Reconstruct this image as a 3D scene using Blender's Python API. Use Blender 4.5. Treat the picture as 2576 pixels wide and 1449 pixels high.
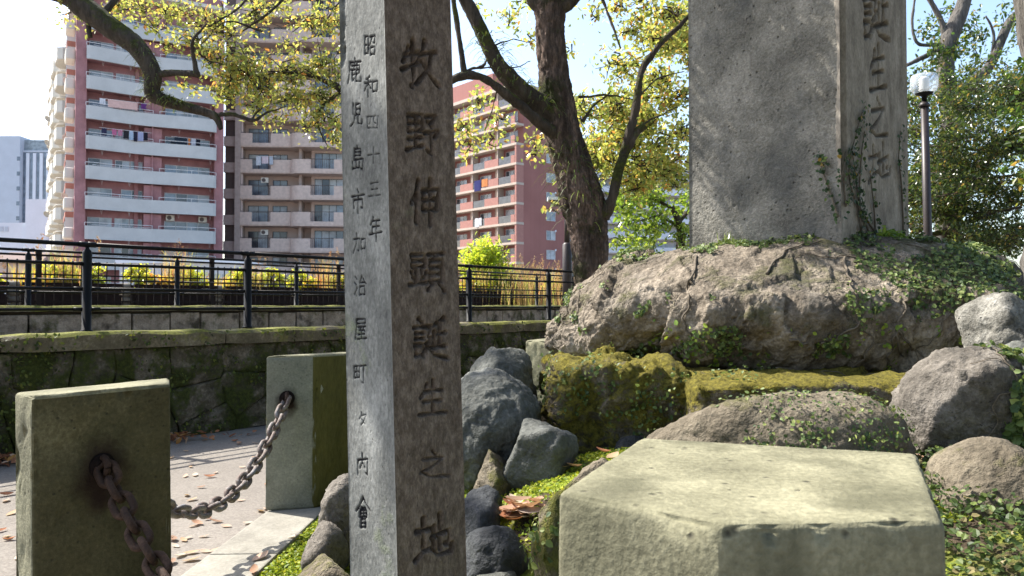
import bpy, bmesh, math, random
import numpy as np
from mathutils import Vector, Matrix
R = math.radians
random.seed(7)
for o in list(bpy.data.objects): bpy.data.objects.remove(o)
SC = bpy.context.scene
COL = SC.collection
# ---------------------------------------------------------------- camera, sky, sun, exposure
EYE = 0.87
TILT = R(1.25)
FPX = 1945.0            # focal length in pixels of a 2576 px wide picture
camd = bpy.data.cameras.new('camera'); cam = bpy.data.objects.new('camera', camd); COL.objects.link(cam)
cam.location = (0, 0, EYE); cam.rotation_euler = (R(90) + TILT, 0, 0)
camd.sensor_width = 36.0; camd.lens = 36.0 * FPX / 2576.0
camd.clip_start = 0.02; camd.clip_end = 3000
camd.dof.use_dof = True; camd.dof.focus_distance = 2.3; camd.dof.aperture_fstop = 14.0
SC.camera = cam
SUN_AZ = Vector((-0.9, 0.436, 0)).normalized(); SUN_EL = R(49)
SUN = Vector((SUN_AZ.x * math.cos(SUN_EL), SUN_AZ.y * math.cos(SUN_EL), math.sin(SUN_EL)))
world = bpy.data.worlds.new('World'); SC.world = world; world.use_nodes = True
wn = world.node_tree.nodes; wl = world.node_tree.links
sky = wn.new('ShaderNodeTexSky'); sky.sky_type = 'NISHITA'; sky.sun_disc = False
sky.sun_elevation = SUN_EL; sky.sun_rotation = math.atan2(SUN_AZ.x, SUN_AZ.y) % (2 * math.pi)
sky.air_density = 1.0; sky.dust_density = 2.2; sky.ozone_density = 1.0; sky.altitude = 10
bg = wn.get('Background') or wn.new('ShaderNodeBackground')
wl.new(sky.outputs[0], bg.inputs[0]); bg.inputs[1].default_value = 0.15
sund = bpy.data.lights.new('sun', 'SUN'); sun = bpy.data.objects.new('sun', sund); COL.objects.link(sun)
sund.energy = 4.6; sund.angle = R(0.5); sund.color = (1.0, 0.95, 0.87)
sun.rotation_euler = (-SUN).to_track_quat('-Z', 'Y').to_euler(); sun.location = (-12, 4, 14)
SC.view_settings.view_transform = 'Standard'; SC.view_settings.look = 'None'
SC.view_settings.exposure = 1.3; SC.view_settings.gamma = 1.0; SC.view_settings.use_curve_mapping = False
SC.render.engine = 'CYCLES'; SC.cycles.use_denoising = True
SC.cycles.max_bounces = 7; SC.cycles.diffuse_bounces = 4; SC.cycles.transparent_max_bounces = 8
SC.cycles.use_adaptive_sampling = True; SC.cycles.adaptive_threshold = 0.012

# ---------------------------------------------------------------- helpers: pixels (of the 2576 px view) to rays
CT, ST = math.cos(TILT), math.sin(TILT)
def ray(px, py):
    a = (px - 1288.0) / FPX; b = (724.5 - py) / FPX
    y = CT - b * ST; z = ST + b * CT
    return Vector((a / y, 1.0, z / y))
def at(px, py, Z): return Vector((0, 0, EYE)) + ray(px, py) * Z
def on(px, py, z):
    r = ray(px, py); return Vector((0, 0, EYE)) + r * ((z - EYE) / r.z)
def pw(px_, Z): return px_ / FPX * Z

# ---------------------------------------------------------------- numpy noise
_rs = np.random.RandomState(3); _PERM = np.concatenate([_rs.permutation(256)] * 2); _GR = _rs.normal(size=(256, 3)); _GR /= np.linalg.norm(_GR, axis=1)[:, None]
def perlin(P):
    P = np.asarray(P, float); I = np.floor(P).astype(int); f = P - I; I &= 255
    u = f * f * f * (f * (f * 6 - 15) + 10); out = np.zeros(len(P))
    for dx in (0, 1):
        for dy in (0, 1):
            for dz in (0, 1):
                h = _PERM[_PERM[_PERM[(I[:, 0] + dx) & 255] + ((I[:, 1] + dy) & 255)] + ((I[:, 2] + dz) & 255)]
                g = _GR[h]; d = g[:, 0] * (f[:, 0] - dx) + g[:, 1] * (f[:, 1] - dy) + g[:, 2] * (f[:, 2] - dz)
                w = (u[:, 0] if dx else 1 - u[:, 0]) * (u[:, 1] if dy else 1 - u[:, 1]) * (u[:, 2] if dz else 1 - u[:, 2])
                out += d * w
    return out * 1.5
def fbm(P, scale=1.0, octv=4, gain=.5, seed=0, ridge=False):
    P = np.asarray(P, float) * scale + seed * 17.31; a = 1.0; s = np.zeros(len(P)); n = 0
    for k in range(octv):
        v = perlin(P); s += a * ((1 - 2 * np.abs(v)) if ridge else v); n += a; a *= gain; P = P * 2.03 + 11.7
    return s / n

def fracture(P, k, step, tilt, seed):
    """fractured look: every point takes the offset and slope of its nearest random site"""
    rs = np.random.RandomState(seed); k = min(k, len(P) // 3); S = P[rs.choice(len(P), k, replace=False)]; a = rs.uniform(-1, 1, k) * step; g = rs.normal(size=(k, 3)) * tilt; out = np.zeros(len(P))
    W = P + np.stack([fbm(P, 14, 2, .5, seed + q) for q in range(3)], 1) * .02
    for i in range(0, len(P), 20000):
        Q = W[i:i + 20000]; d = (Q * Q).sum(1)[:, None] - 2 * Q @ S.T + (S * S).sum(1)[None]; j = d.argmin(1); out[i:i + 20000] = a[j] + ((Q - S[j]) * g[j]).sum(1)
    return out
# ---------------------------------------------------------------- objects and labels
def tag(o, label=None, cat=None, group=None, kind=None):
    if label: o['label'] = label
    if cat: o['category'] = cat
    if group: o['group'] = group
    if kind: o['kind'] = kind
    return o
def thing(name, label, cat, loc=(0, 0, 0), rz=0, group=None):
    o = bpy.data.objects.new(name, None); COL.objects.link(o); o.empty_display_size = .1
    o.location = loc; o.rotation_euler = (0, 0, rz); return tag(o, label, cat, group)
def link(name, me, parent=None, loc=(0, 0, 0), rot=(0, 0, 0), scale=None):
    o = bpy.data.objects.new(name, me); COL.objects.link(o); o.parent = parent
    o.location = loc; o.rotation_euler = rot
    if scale is not None: o.scale = scale
    return o
def np_mesh(name, V, F, mat, smooth=False, col=None, fcol=None):
    """V (n,3); F (m,k) ints; col per-vertex float 'mask'; fcol per-face rgb 'col'"""
    V = np.asarray(V, np.float32); F = np.asarray(F, np.int32); k = F.shape[1]
    me = bpy.data.meshes.new(name)
    me.vertices.add(len(V)); me.vertices.foreach_set('co', V.ravel())
    me.loops.add(F.size); me.loops.foreach_set('vertex_index', F.ravel())
    me.polygons.add(len(F)); me.polygons.foreach_set('loop_start', np.arange(0, F.size, k, dtype=np.int32))
    me.polygons.foreach_set('use_smooth', np.full(len(F), smooth))
    me.update(calc_edges=True); me.validate()
    if mat: me.materials.append(mat)
    if col is not None:
        a = me.attributes.new('mask', 'FLOAT', 'POINT'); a.data.foreach_set('value', np.asarray(col, np.float32))
    if fcol is not None:
        a = me.attributes.new('col', 'FLOAT_COLOR', 'FACE')
        c = np.ones((len(F), 4), np.float32); c[:, :3] = fcol; a.data.foreach_set('color', c.ravel())
    return me
class MB:
    def __init__(s): s.v = []; s.f = []; s.sm = []
    def add(s, vs, fs, smooth=False):
        n = len(s.v); s.v += [tuple(v) for v in vs]
        for f in fs: s.f.append([i + n for i in f]); s.sm.append(smooth)
        return s
    def box(s, x0, x1, y0, y1, z0, z1):
        return s.add([(x0, y0, z0), (x1, y0, z0), (x1, y1, z0), (x0, y1, z0), (x0, y0, z1), (x1, y0, z1), (x1, y1, z1), (x0, y1, z1)],
                     [(0, 3, 2, 1), (4, 5, 6, 7), (0, 1, 5, 4), (1, 2, 6, 5), (2, 3, 7, 6), (3, 0, 4, 7)])
    def prism(s, poly, z0, z1):
        n = len(poly); vs = [(p[0], p[1], z0) for p in poly] + [(p[0], p[1], z1) for p in poly]
        return s.add(vs, [tuple(range(n))[::-1], tuple(range(n, 2 * n))] + [(i, (i + 1) % n, n + (i + 1) % n, n + i) for i in range(n)])
    def ring(s, poly_a, poly_b, closed=True):
        n = len(poly_a); m = n if closed else n - 1
        return s.add(list(poly_a) + list(poly_b), [(i, (i + 1) % n, n + (i + 1) % n, n + i) for i in range(m)])
    def tube(s, pts, rad, sides=8, caps=True, smooth=True):
        pts = [Vector(p) for p in pts]; n = len(pts)
        if not hasattr(rad, '__len__'): rad = [rad] * n
        vs = []; up = None
        for i, p in enumerate(pts):
            t = (pts[min(i + 1, n - 1)] - pts[max(i - 1, 0)]).normalized()
            if up is None: up = Vector((0, 0, 1)) if abs(t.z) < .9 else Vector((1, 0, 0))
            a = t.cross(up).normalized(); b = a.cross(t).normalized(); up = b
            for k in range(sides):
                an = 2 * math.pi * k / sides; vs.append(p + (a * math.cos(an) + b * math.sin(an)) * rad[i])
        fs = [(i * sides + k, i * sides + (k + 1) % sides, (i + 1) * sides + (k + 1) % sides, (i + 1) * sides + k) for i in range(n - 1) for k in range(sides)]
        s.add(vs, fs, smooth)
        if caps: s.add(vs[:sides], [tuple(range(sides))]); s.add(vs[-sides:], [tuple(range(sides))[::-1]])
        return s
    def lathe(s, prof, sides=16, c=(0, 0, 0), smooth=True):
        vs = [(c[0] + r * math.cos(2 * math.pi * k / sides), c[1] + r * math.sin(2 * math.pi * k / sides), c[2] + z) for r, z in prof for k in range(sides)]
        n = len(prof)
        s.add(vs, [(i * sides + k, i * sides + (k + 1) % sides, (i + 1) * sides + (k + 1) % sides, (i + 1) * sides + k) for i in range(n - 1) for k in range(sides)], smooth)
        s.add(vs[:sides], [tuple(range(sides))[::-1]]); s.add(vs[-sides:], [tuple(range(sides))]); return s
    def mesh(s, name, mat, off=(0, 0, 0), bevel=0):
        me = bpy.data.meshes.new(name)
        me.from_pydata([(v[0] - off[0], v[1] - off[1], v[2] - off[2]) for v in s.v], [], s.f)
        me.polygons.foreach_set('use_smooth', s.sm)
        if mat: me.materials.append(mat)
        bm = bmesh.new(); bm.from_mesh(me); bmesh.ops.remove_doubles(bm, verts=bm.verts, dist=1e-5); bmesh.ops.recalc_face_normals(bm, faces=bm.faces)
        if bevel:
            bmesh.ops.bevel(bm, geom=[e for e in bm.edges if e.is_manifold and e.calc_face_angle(0) > .4], offset=bevel, segments=2, affect='EDGES', profile=.6)
        bm.to_mesh(me); bm.free(); me.update(); return me
    def build(s, name, mat, parent=None, off=(0, 0, 0), bevel=0):
        return link(name, s.mesh(name, mat, off, bevel), parent)
def smooth_path(pts, n=6):
    P = [Vector(p) for p in pts]; out = []
    for i in range(len(P) - 1):
        p0 = P[max(i - 1, 0)]; p1 = P[i]; p2 = P[i + 1]; p3 = P[min(i + 2, len(P) - 1)]
        for k in range(n):
            t = k / n; out.append(.5 * ((2 * p1) + (p2 - p0) * t + (2 * p0 - 5 * p1 + 4 * p2 - p3) * t * t + (3 * p1 - p0 - 3 * p2 + p3) * t ** 3))
    out.append(P[-1]); return out

# ---------------------------------------------------------------- materials
class NT:
    def __init__(s, name):
        s.m = bpy.data.materials.new(name); s.m.use_nodes = True; s.t = s.m.node_tree; s.t.nodes.clear()
        s.out = s.n('ShaderNodeOutputMaterial')
    def n(s, ty, **k):
        nd = s.t.nodes.new(ty)
        for a, b in k.items():
            if a.startswith('i_'):
                key = a[2:]; key = int(key) if key.isdigit() else key.replace('_', ' ')
                if isinstance(b, bpy.types.NodeSocket): s.t.links.new(b, nd.inputs[key])
                else: nd.inputs[key].default_value = b
            else: setattr(nd, a, b)
        return nd
    def math(s, op, a, b=0.0, clamp=False): return s.n('ShaderNodeMath', operation=op, use_clamp=clamp, i_0=a, i_1=b).outputs[0]
    def ramp(s, fac, stops):
        nd = s.n('ShaderNodeValToRGB', i_0=fac); e = nd.color_ramp.elements
        while len(e) < len(stops): e.new(.5)
        for el, (p, c) in zip(e, stops): el.position = p; el.color = (c[0], c[1], c[2], 1) if hasattr(c, '__len__') else (c, c, c, 1)
        return nd.outputs[0]
    def mix(s, fac, a, b, mode='MIX'):
        nd = s.n('ShaderNodeMix', data_type='RGBA', blend_type=mode); nd.inputs[0].default_value = 0
        for i, v in ((0, fac), (6, a), (7, b)):
            if isinstance(v, bpy.types.NodeSocket): s.t.links.new(v, nd.inputs[i])
            elif i == 0: nd.inputs[0].default_value = v
            else: nd.inputs[i].default_value = (v[0], v[1], v[2], 1)
        return nd.outputs[2]
    def noise(s, vec, scale, detail=5, rough=.55): return s.n('ShaderNodeTexNoise', i_Vector=vec, i_Scale=scale, i_Detail=detail, i_Roughness=rough).outputs[0]
    def pos(s, scale=(1, 1, 1), local=False):
        src = s.n('ShaderNodeTexCoord').outputs[3] if local else s.n('ShaderNodeNewGeometry').outputs[0]
        return src if scale == (1, 1, 1) else s.n('ShaderNodeMapping', i_Vector=src, i_Scale=scale).outputs[0]
    def bsdf(s, color, rough=.8, bump=None, strength=.3, dist=.01, spec=.3, metal=0.0):
        p = s.n('ShaderNodeBsdfPrincipled')
        for key, v in (('Base Color', color), ('Roughness', rough), ('Specular IOR Level', spec), ('Metallic', metal)):
            if isinstance(v, bpy.types.NodeSocket): s.t.links.new(v, p.inputs[key])
            else: p.inputs[key].default_value = (*v, 1) if key == 'Base Color' else v
        if bump is not None:
            b = s.n('ShaderNodeBump', i_Strength=strength, i_Distance=dist, i_Height=bump); s.t.links.new(b.outputs[0], p.inputs['Normal'])
        s.t.links.new(p.outputs[0], s.out.inputs[0]); return p
def plain(name, c, rough=.6, spec=.3, var=.12, scale=3.0, metal=0.0, bump=0):
    t = NT(name); n = t.noise(t.pos(), scale); n2 = t.noise(t.pos(), scale * 9, 3)
    f = t.math('ADD', t.math('MULTIPLY', n, .7), t.math('MULTIPLY', n2, .3))
    lo = tuple(x * (1 - var * 1.6) for x in c); hi = tuple(min(1, x * (1 + var * 1.6)) for x in c)
    t.bsdf(t.ramp(f, [(.3, lo), (.7, hi)]), rough, n2 if bump else None, bump, .01, spec, metal); return t.m
def stone(name, cols, scale=6, rough=.9, bump=.5, bscale=60, moss=None, pits=None, stretch=(1, 1, 1), dist=.008, stains=None, light=None):
    """cols: ramp stops; moss=(c_dark,c_light,threshold,scale,up); pits=(scale,amount); stains=(color,threshold,scale,stretch)"""
    t = NT(name); P = t.pos(); Q = t.pos(stretch)
    a = t.noise(Q, scale, 8, .6); fine = t.noise(Q, bscale, 4, .65)
    f = t.math('ADD', t.math('MULTIPLY', a, .6), t.math('MULTIPLY', fine, .4))
    c = t.ramp(f, [(p, v) for p, v in cols])
    h = t.math('ADD', t.math('MULTIPLY', t.noise(Q, bscale * .3, 4), .9), t.math('MULTIPLY', fine, .6))
    if pits:
        v = t.n('ShaderNodeTexVoronoi', i_Vector=Q, i_Scale=pits[0]).outputs[0]
        pf = t.n('ShaderNodeMapRange', i_0=v, i_1=.02, i_2=.22).outputs[0]
        keep = t.math('GREATER_THAN', t.noise(P, pits[0] * .5, 2), .52)
        dark = t.math('MULTIPLY', t.math('SUBTRACT', 1.0, pf), keep)
        c = t.mix(t.math('MULTIPLY', dark, pits[1]), c, (.02, .018, .016)); h = t.math('SUBTRACT', h, t.math('MULTIPLY', dark, .8))
    if light:
        lf = t.n('ShaderNodeMapRange', i_0=t.noise(P, light[2], 6, .7), i_1=light[1], i_2=light[1] + .08).outputs[0]
        c = t.mix(t.math('MULTIPLY', lf, .85), c, light[0])
    if stains:
        Ps = t.pos(stains[3]); sf = t.n('ShaderNodeMapRange', i_0=t.noise(Ps, stains[2], 5, .6), i_1=stains[1], i_2=stains[1] + .13).outputs[0]
        c = t.mix(t.math('MULTIPLY', sf, .8), c, stains[0])
    if moss:
        nz = t.n('ShaderNodeSeparateXYZ', i_0=t.n('ShaderNodeNewGeometry').outputs[1]).outputs[2]
        mf = t.math('ADD', t.noise(P, moss[3], 6, .65), t.math('MULTIPLY', nz, moss[4]))
        mf = t.n('ShaderNodeMapRange', i_0=mf, i_1=moss[2], i_2=moss[2] + .12).outputs[0]
        mc = t.ramp(t.noise(P, moss[3] * 8, 4, .7), [(.3, moss[0]), (.7, moss[1])])
        c = t.mix(t.math('MULTIPLY', mf, .92), c, mc)
        h = t.math('ADD', h, t.math('MULTIPLY', t.math('MULTIPLY', mf, t.noise(P, 260, 3)), 1.2))
    t.bsdf(c, rough, h, bump, dist, .25); return t.m
def leafmat(name, trans=.45, gloss=.35, rough=.4):
    t = NT(name); c = t.n('ShaderNodeAttribute', attribute_name='col').outputs[0]
    p = t.n('ShaderNodeBsdfPrincipled', i_Base_Color=c, i_Roughness=rough); p.inputs['Specular IOR Level'].default_value = gloss
    tr = t.n('ShaderNodeBsdfTranslucent', i_0=t.mix(1.0, c, (1.15, 1.1, .8), 'MULTIPLY'))
    m = t.n('ShaderNodeMixShader', i_0=trans, i_1=p.outputs[0], i_2=tr.outputs[0]); t.t.links.new(m.outputs[0], t.out.inputs[0]); return t.m
LEAF = leafmat('leaf', .62, .8, .28); LEAF_D = leafmat('leaf_small', .3, .3, .5); DRY = leafmat('dry_leaf', .25, .15, .7)
def leaves_mesh(name, P, N, size, cols, mat=None, fold=.25, droop=0.0, ratio=.5, rs=None):
    """P centres, N outward normals (n,3), size (n,), cols (n,3): one folded leaf per point"""
    rs = rs or np.random.RandomState(1); n = len(P); N = N / (np.linalg.norm(N, axis=1)[:, None] + 1e-9)
    t = rs.normal(size=(n, 3)); t[:, 2] -= droop; t -= N * (t * N).sum(1)[:, None]; t /= np.linalg.norm(t, axis=1)[:, None] + 1e-9
    b = np.cross(N, t); s = np.asarray(size)[:, None]
    A = P - t * s * .5; T = P + t * s * .5; up_ = N * s * fold * .3; w1 = b * s * ratio * .5; w2 = w1 * .8
    V = np.stack([A, P - t * s * .22 + w1 + up_, P + t * s * .2 + w2 + up_, T, P + t * s * .2 - w2 + up_, P - t * s * .22 - w1 + up_], 1).reshape(-1, 3); i = np.arange(n) * 6
    F = np.concatenate([np.stack([i, i + 3, i + 2, i + 1], 1), np.stack([i, i + 5, i + 4, i + 3], 1)])
    return np_mesh(name, V, F, mat or LEAF, False, fcol=np.concatenate([cols, cols]))
def pick_cols(n, pal, rs, jit=.18):
    """pal: list of (weight, rgb)"""
    w = np.array([p[0] for p in pal], float); w /= w.sum(); k = rs.choice(len(pal), n, p=w)
    c = np.array([p[1] for p in pal])[k] * (1 + rs.uniform(-jit, jit, (n, 1))); return np.clip(c, 0, 1)
# ================================================================ the setting
E2 = Vector((.64, .768, 0)); NB = Vector((-.768, .64, 0)); Q0 = Vector((0, 7.72, 0)); FANG = math.atan2(.768, .64)
def wp(t, off, z=0): p = Q0 + E2 * t + NB * off; return Vector((p.x, p.y, z))
def t_of(px, off):
    k = (px - 1288) / FPX; return (k * (7.72 + .64 * off) + .768 * off) / (.64 - .768 * k)

# --- paving in front of the wall, one sheet to the horizon
t = NT('worn_paving'); P = t.pos(); a = t.noise(P, 1.3, 8, .6); b = t.noise(P, 90, 4, .7)
f = t.math('ADD', t.math('MULTIPLY', a, .6), t.math('MULTIPLY', b, .4))
gr = t.n('ShaderNodeTexVoronoi', i_Vector=P, i_Scale=130).outputs[1]
f = t.math('ADD', t.math('MULTIPLY', f, .82), t.math('MULTIPLY', t.n('ShaderNodeSeparateXYZ', i_0=gr).outputs[0], .18))
f = t.math('SUBTRACT', f, t.math('MULTIPLY', t.n('ShaderNodeMapRange', i_0=t.noise(P, 2.6, 6, .7), i_1=.54, i_2=.66).outputs[0], .13))
t.bsdf(t.ramp(f, [(.3, (.12, .106, .091)), (.5, (.19, .17, .146)), (.72, (.27, .245, .212))]), .9, b, .35, .004, .25)
M_PAVE = t.m
link('ground', MB().add([(-1500, -1500, 0), (1500, -1500, 0), (1500, 1500, 0), (-1500, 1500, 0)], [(0, 1, 2, 3)]).mesh('ground', M_PAVE))['kind'] = 'structure'
M_EARTH = stone('damp_earth', [(.3, (.03, .024, .016)), (.7, (.09, .07, .045))], 8, .95, .6, 80)
M_GRAVEL = plain('grit_path', (.2, .18, .16), .95, .2, .2, 5)
def sheet(name, mat, t0, t1, o0, o1, z, depth):
    m = MB(); m.prism([wp(t0, o0)[:2], wp(t1, o0)[:2], wp(t1, o1)[:2], wp(t0, o1)[:2]], z - depth, z)
    o = m.build(name, mat); o['kind'] = 'structure'; return o
sheet('terrace', M_GRAVEL, -60, 60, .2, 3.2, .45, .44)
sheet('river_bank', M_GRAVEL, -300, 300, 3.3, 420, .80, .79)

# --- rubble retaining wall with mossy coping
M_RUBBLE = stone('mossy_rubble', [(.34, (.04, .034, .025)), (.5, (.11, .096, .07)), (.66, (.25, .22, .175))], 9, .95, .7, 50, moss=((.016, .022, .004), (.085, .108, .018), .44, 6.0, -.03), dist=.04, stains=((.018, .019, .006), .5, 2.2, (1, 1, 1)))
M_COPE = stone('mossy_coping', [(.3, (.05, .042, .026)), (.52, (.13, .112, .072)), (.7, (.3, .265, .19))], 6, .95, .6, 55, moss=((.05, .055, .01), (.26, .26, .05), .52, 3.2, .16), dist=.01)
M_BLOCK = stone('weathered_block', [(.34, (.12, .096, .07)), (.52, (.27, .222, .168)), (.68, (.42, .36, .285))], 7, .95, .7, 60, moss=((.008, .01, .003), (.07, .08, .014), .53, 4.2, .03), dist=.02, stains=((.018, .014, .01), .53, 5, (1, 1, 1)))
rw = thing('retaining_wall', 'low mossy rubble retaining wall with coping, standing behind the chained posts', 'wall', wp(-2, 0), FANG)
rng = random.Random(11)
core = MB(); core.box(-8, 9, .03, .3, 0, .6); core.build('wall_core', M_RUBBLE, rw)
def clip_poly(poly, p, n_):
    out = []; k = len(poly)
    for i in range(k):
        A, B = poly[i], poly[(i + 1) % k]; da = (A[0] - p[0]) * n_[0] + (A[1] - p[1]) * n_[1]; db = (B[0] - p[0]) * n_[0] + (B[1] - p[1]) * n_[1]
        if da <= 0: out.append(A)
        if da * db < 0: u = da / (da - db); out.append((A[0] + (B[0] - A[0]) * u, A[1] + (B[1] - A[1]) * u))
    return out
sites = []
for ri, zc in enumerate((.09, .27, .46)):
    x = -8 + rng.uniform(0, .3)
    while x < 9: sites.append((x, zc + rng.uniform(-.07, .07))); x += rng.uniform(.15, .46)
for (cx, cz) in sites:
    poly = [(cx - .5, 0), (cx + .5, 0), (cx + .5, .598), (cx - .5, .598)]
    for (ox, oz) in sites:
        d = math.hypot(ox - cx, oz - cz)
        if 0 < d < 1.0:
            n_ = ((ox - cx) / d, (oz - cz) / d); poly = clip_poly(poly, (cx + n_[0] * (d / 2 - .0025), cz + n_[1] * (d / 2 - .0025)), n_)
    if len(poly) < 3 or cx < -7.9 or cx > 8.8: continue
    m = MB(); k = len(poly); gx = sum(p[0] for p in poly) / k; gz = sum(p[1] for p in poly) / k; y0 = rng.uniform(-.014, .008); tl_ = (rng.uniform(-.05, .05), rng.uniform(-.05, .05))
    dens = []
    for i in range(k):
        A, B = poly[i], poly[(i + 1) % k]; q = max(1, int(math.hypot(B[0] - A[0], B[1] - A[1]) / .07))
        for j in range(q): dens.append((A[0] + (B[0] - A[0]) * j / q, A[1] + (B[1] - A[1]) * j / q))
    k = len(dens); rings = []
    for s_, dy in ((1.0, .12), (1.0, .009), (.92, .0), (.6, -.006)):
        rings.append([(gx + (x - gx) * s_ + rng.uniform(-.006, .006), y0 + dy + (x - gx) * tl_[0] + (z - gz) * tl_[1] + rng.uniform(-.006, .006), min(.599, max(0, gz + (z - gz) * s_ + rng.uniform(-.006, .006)))) for x, z in dens])
    vs = [v for r_ in rings for v in r_] + [(gx, y0 - .008 + rng.uniform(-.006, .006), gz)]
    fs = [(r_ * k + i, r_ * k + (i + 1) % k, (r_ + 1) * k + (i + 1) % k, (r_ + 1) * k + i) for r_ in range(3) for i in range(k)] + [(3 * k + i, 3 * k + (i + 1) % k, 4 * k) for i in range(k)]
    m.add(vs, fs, False); m.build('stone', M_RUBBLE, rw)
def coping_slab(L, D, H, seed, n=9):
    r = random.Random(seed); m = MB(); vs = []; k = 3
    for i in range(n + 1):
        x = L * i / n; dz = r.uniform(-.008, .008); dy = r.uniform(-.012, .012); e = .008 if i in (0, n) else 0
        vs += [(x, dy, e), (x, dy - .004, H - .018 + dz - e), (x, dy + .018, H + dz - e), (x, D * .5, H + dz * .5 - e + .004), (x, D, H - .01), (x, D, 0)]
    fs = [(i * 6 + j, (i + 1) * 6 + j, (i + 1) * 6 + (j + 1) % 6, i * 6 + (j + 1) % 6) for i in range(n) for j in range(6)]
    m.add(vs, fs + [tuple(range(6)), tuple(range(n * 6, n * 6 + 6))[::-1]]); return m
x = -8.0
for L in (1.3, .9, 1.2, 1.1, 1.05, 1.35, 1.1, 1.2, .95, 1.3, 1.25, 1.1, 1.2, 1.0):
    o = coping_slab(L - .012, .34, .1, rng.random()).build('coping_slab', M_COPE, rw); o.location = (x, -.035, .6); x += L

rs = np.random.RandomState(15); nn = 9000; tx = rs.uniform(-5.5, 6.5, nn); tz = rs.uniform(.02, .7, nn); kk = fbm(np.stack([tx, tz * 1.3, tx * 0], 1), 2.6, 3, .6, 19) + .25 * tz > .1; tx, tz = tx[kk], tz[kk]; nn = len(tx)
P_ = np.stack([tx, np.where(tz > .6, -.045, -.018) - rs.uniform(0, .02, nn), tz], 1)
_o = link('wall_moss', leaves_mesh('wall_moss', P_, rs.normal(size=(nn, 3)) * .6 + [0, -1, .3], rs.uniform(.012, .03, nn), pick_cols(nn, [(3, (.045, .065, .01)), (2, (.09, .12, .02)), (1, (.16, .18, .03)), (1, (.03, .035, .01))], rs), LEAF_D, ratio=.6, rs=rs, droop=.8), rw); _o['kind'] = 'stuff'
bw = thing('block_wall', 'weathered stone block kerb wall carrying the farther black railing', 'wall', wp(-2, 3.2, .4), FANG)
MB().box(-9, 11, .06, .3, .05, .405).build('wall_core', M_EARTH, bw)
x = -8.8
while x < 10.8:
    w = rng.uniform(.34, .52); m = MB(); m.box(x, x + w - .018, rng.uniform(-.012, .012), .2, 0, .385 + rng.uniform(-.012, .006))
    m.build('block', M_BLOCK, bw, bevel=.014); x += w
x = -8.9
while x < 10.6:
    L = rng.uniform(.9, 1.4); o = coping_slab(L - .01, .34, .055, rng.random()).build('coping_slab', M_COPE, bw); o.location = (x, -.02, .405); x += L

# --- black tube railings
M_BLACK = plain('black_paint', (.004, .0045, .005), .5, .16, .2, 12)
def railing(name, label, pxs, off, zb, ext, group=None):
    ts = [t_of(p, off) for p in pxs]; ts = [ts[0] - 1.2 * k for k in range(ext[0], 0, -1)] + ts + [ts[-1] + 1.22 * k for k in range(1, ext[1] + 1)]
    root = thing(name, label, 'railing', wp(ts[0], off, zb), FANG, group)
    pm = MB(); pm.lathe([(.036, 0), (.036, .01), (.027, .014), (.027, .485), (.023, .5), (.011, .515), (.011, .535)], 14); pme = pm.mesh('post', M_BLACK)
    for t_ in ts: link('post', pme, root, (t_ - ts[0], 0, 0))
    for a, b in zip(ts, ts[1:]):
        L = b - a
        for h, r in ((.14, .0095), (.266, .0095), (.42, .0095), (.54, .0135)):
            m = MB(); s = 0 if h > .5 else .028
            m.tube([(s, 0, 0), (L - s, 0, 0)], r, 10); m.tube([(s, 0, 0), (s + .05, 0, 0)], r * 1.3, 10); m.tube([(L - s - .05, 0, 0), (L - s, 0, 0)], r * 1.3, 10)
            m.build('rail', M_BLACK, root).location = (a - ts[0], 0, h)
    return root
railing('railing', 'black tube railing of four rails standing on the mossy rubble wall', [218, 623, 945, 1180, 1380], .13, .703, (2, 3))
railing('railing', 'black tube railing standing on the stone block kerb wall, nearer the picket fence', [70, 445, 745, 1055, 1350], 3.34, .855, (2, 2))

# --- picket fence with ball finials
M_IRON = plain('brown_iron', (.009, .0055, .005), .6, .2, .2, 12)
tA, tB = t_of(-60, 4.4), t_of(1520, 4.4)
pf = thing('picket_fence', 'low dark iron picket fence with ball finials in front of the planter boxes', 'fence', wp(tA, 4.4, .80), FANG)
pk = MB(); pk.box(-.005, .005, -.005, .005, 0, .52); pk.lathe([(.004, .515), (.012, .525), (.016, .54), (.012, .556), (.003, .566)], 8); pkm = pk.mesh('picket', M_IRON)
n = int((tB - tA) / .092)
for i in range(n): link('picket', pkm, pf, (i * .092, 0, 0))
po = MB(); po.box(-.025, .025, -.02, .02, 0, .6); po.lathe([(.012, .6), (.03, .62), (.034, .645), (.02, .67), (.004, .675)], 10); pom = po.mesh('fence_post', M_IRON)
step = t_of(532, 4.4) - t_of(96, 4.4); x = t_of(96, 4.4) - tA
while x < tB - tA: link('fence_post', pom, pf, (x, -.002, 0)); x += step
for z, h in ((.10, .016), (.395, .016), (.60, .022)): MB().box(-.5, tB - tA + .2, -.012, .012, z, z + h).build('rail', M_IRON, pf)

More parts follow.
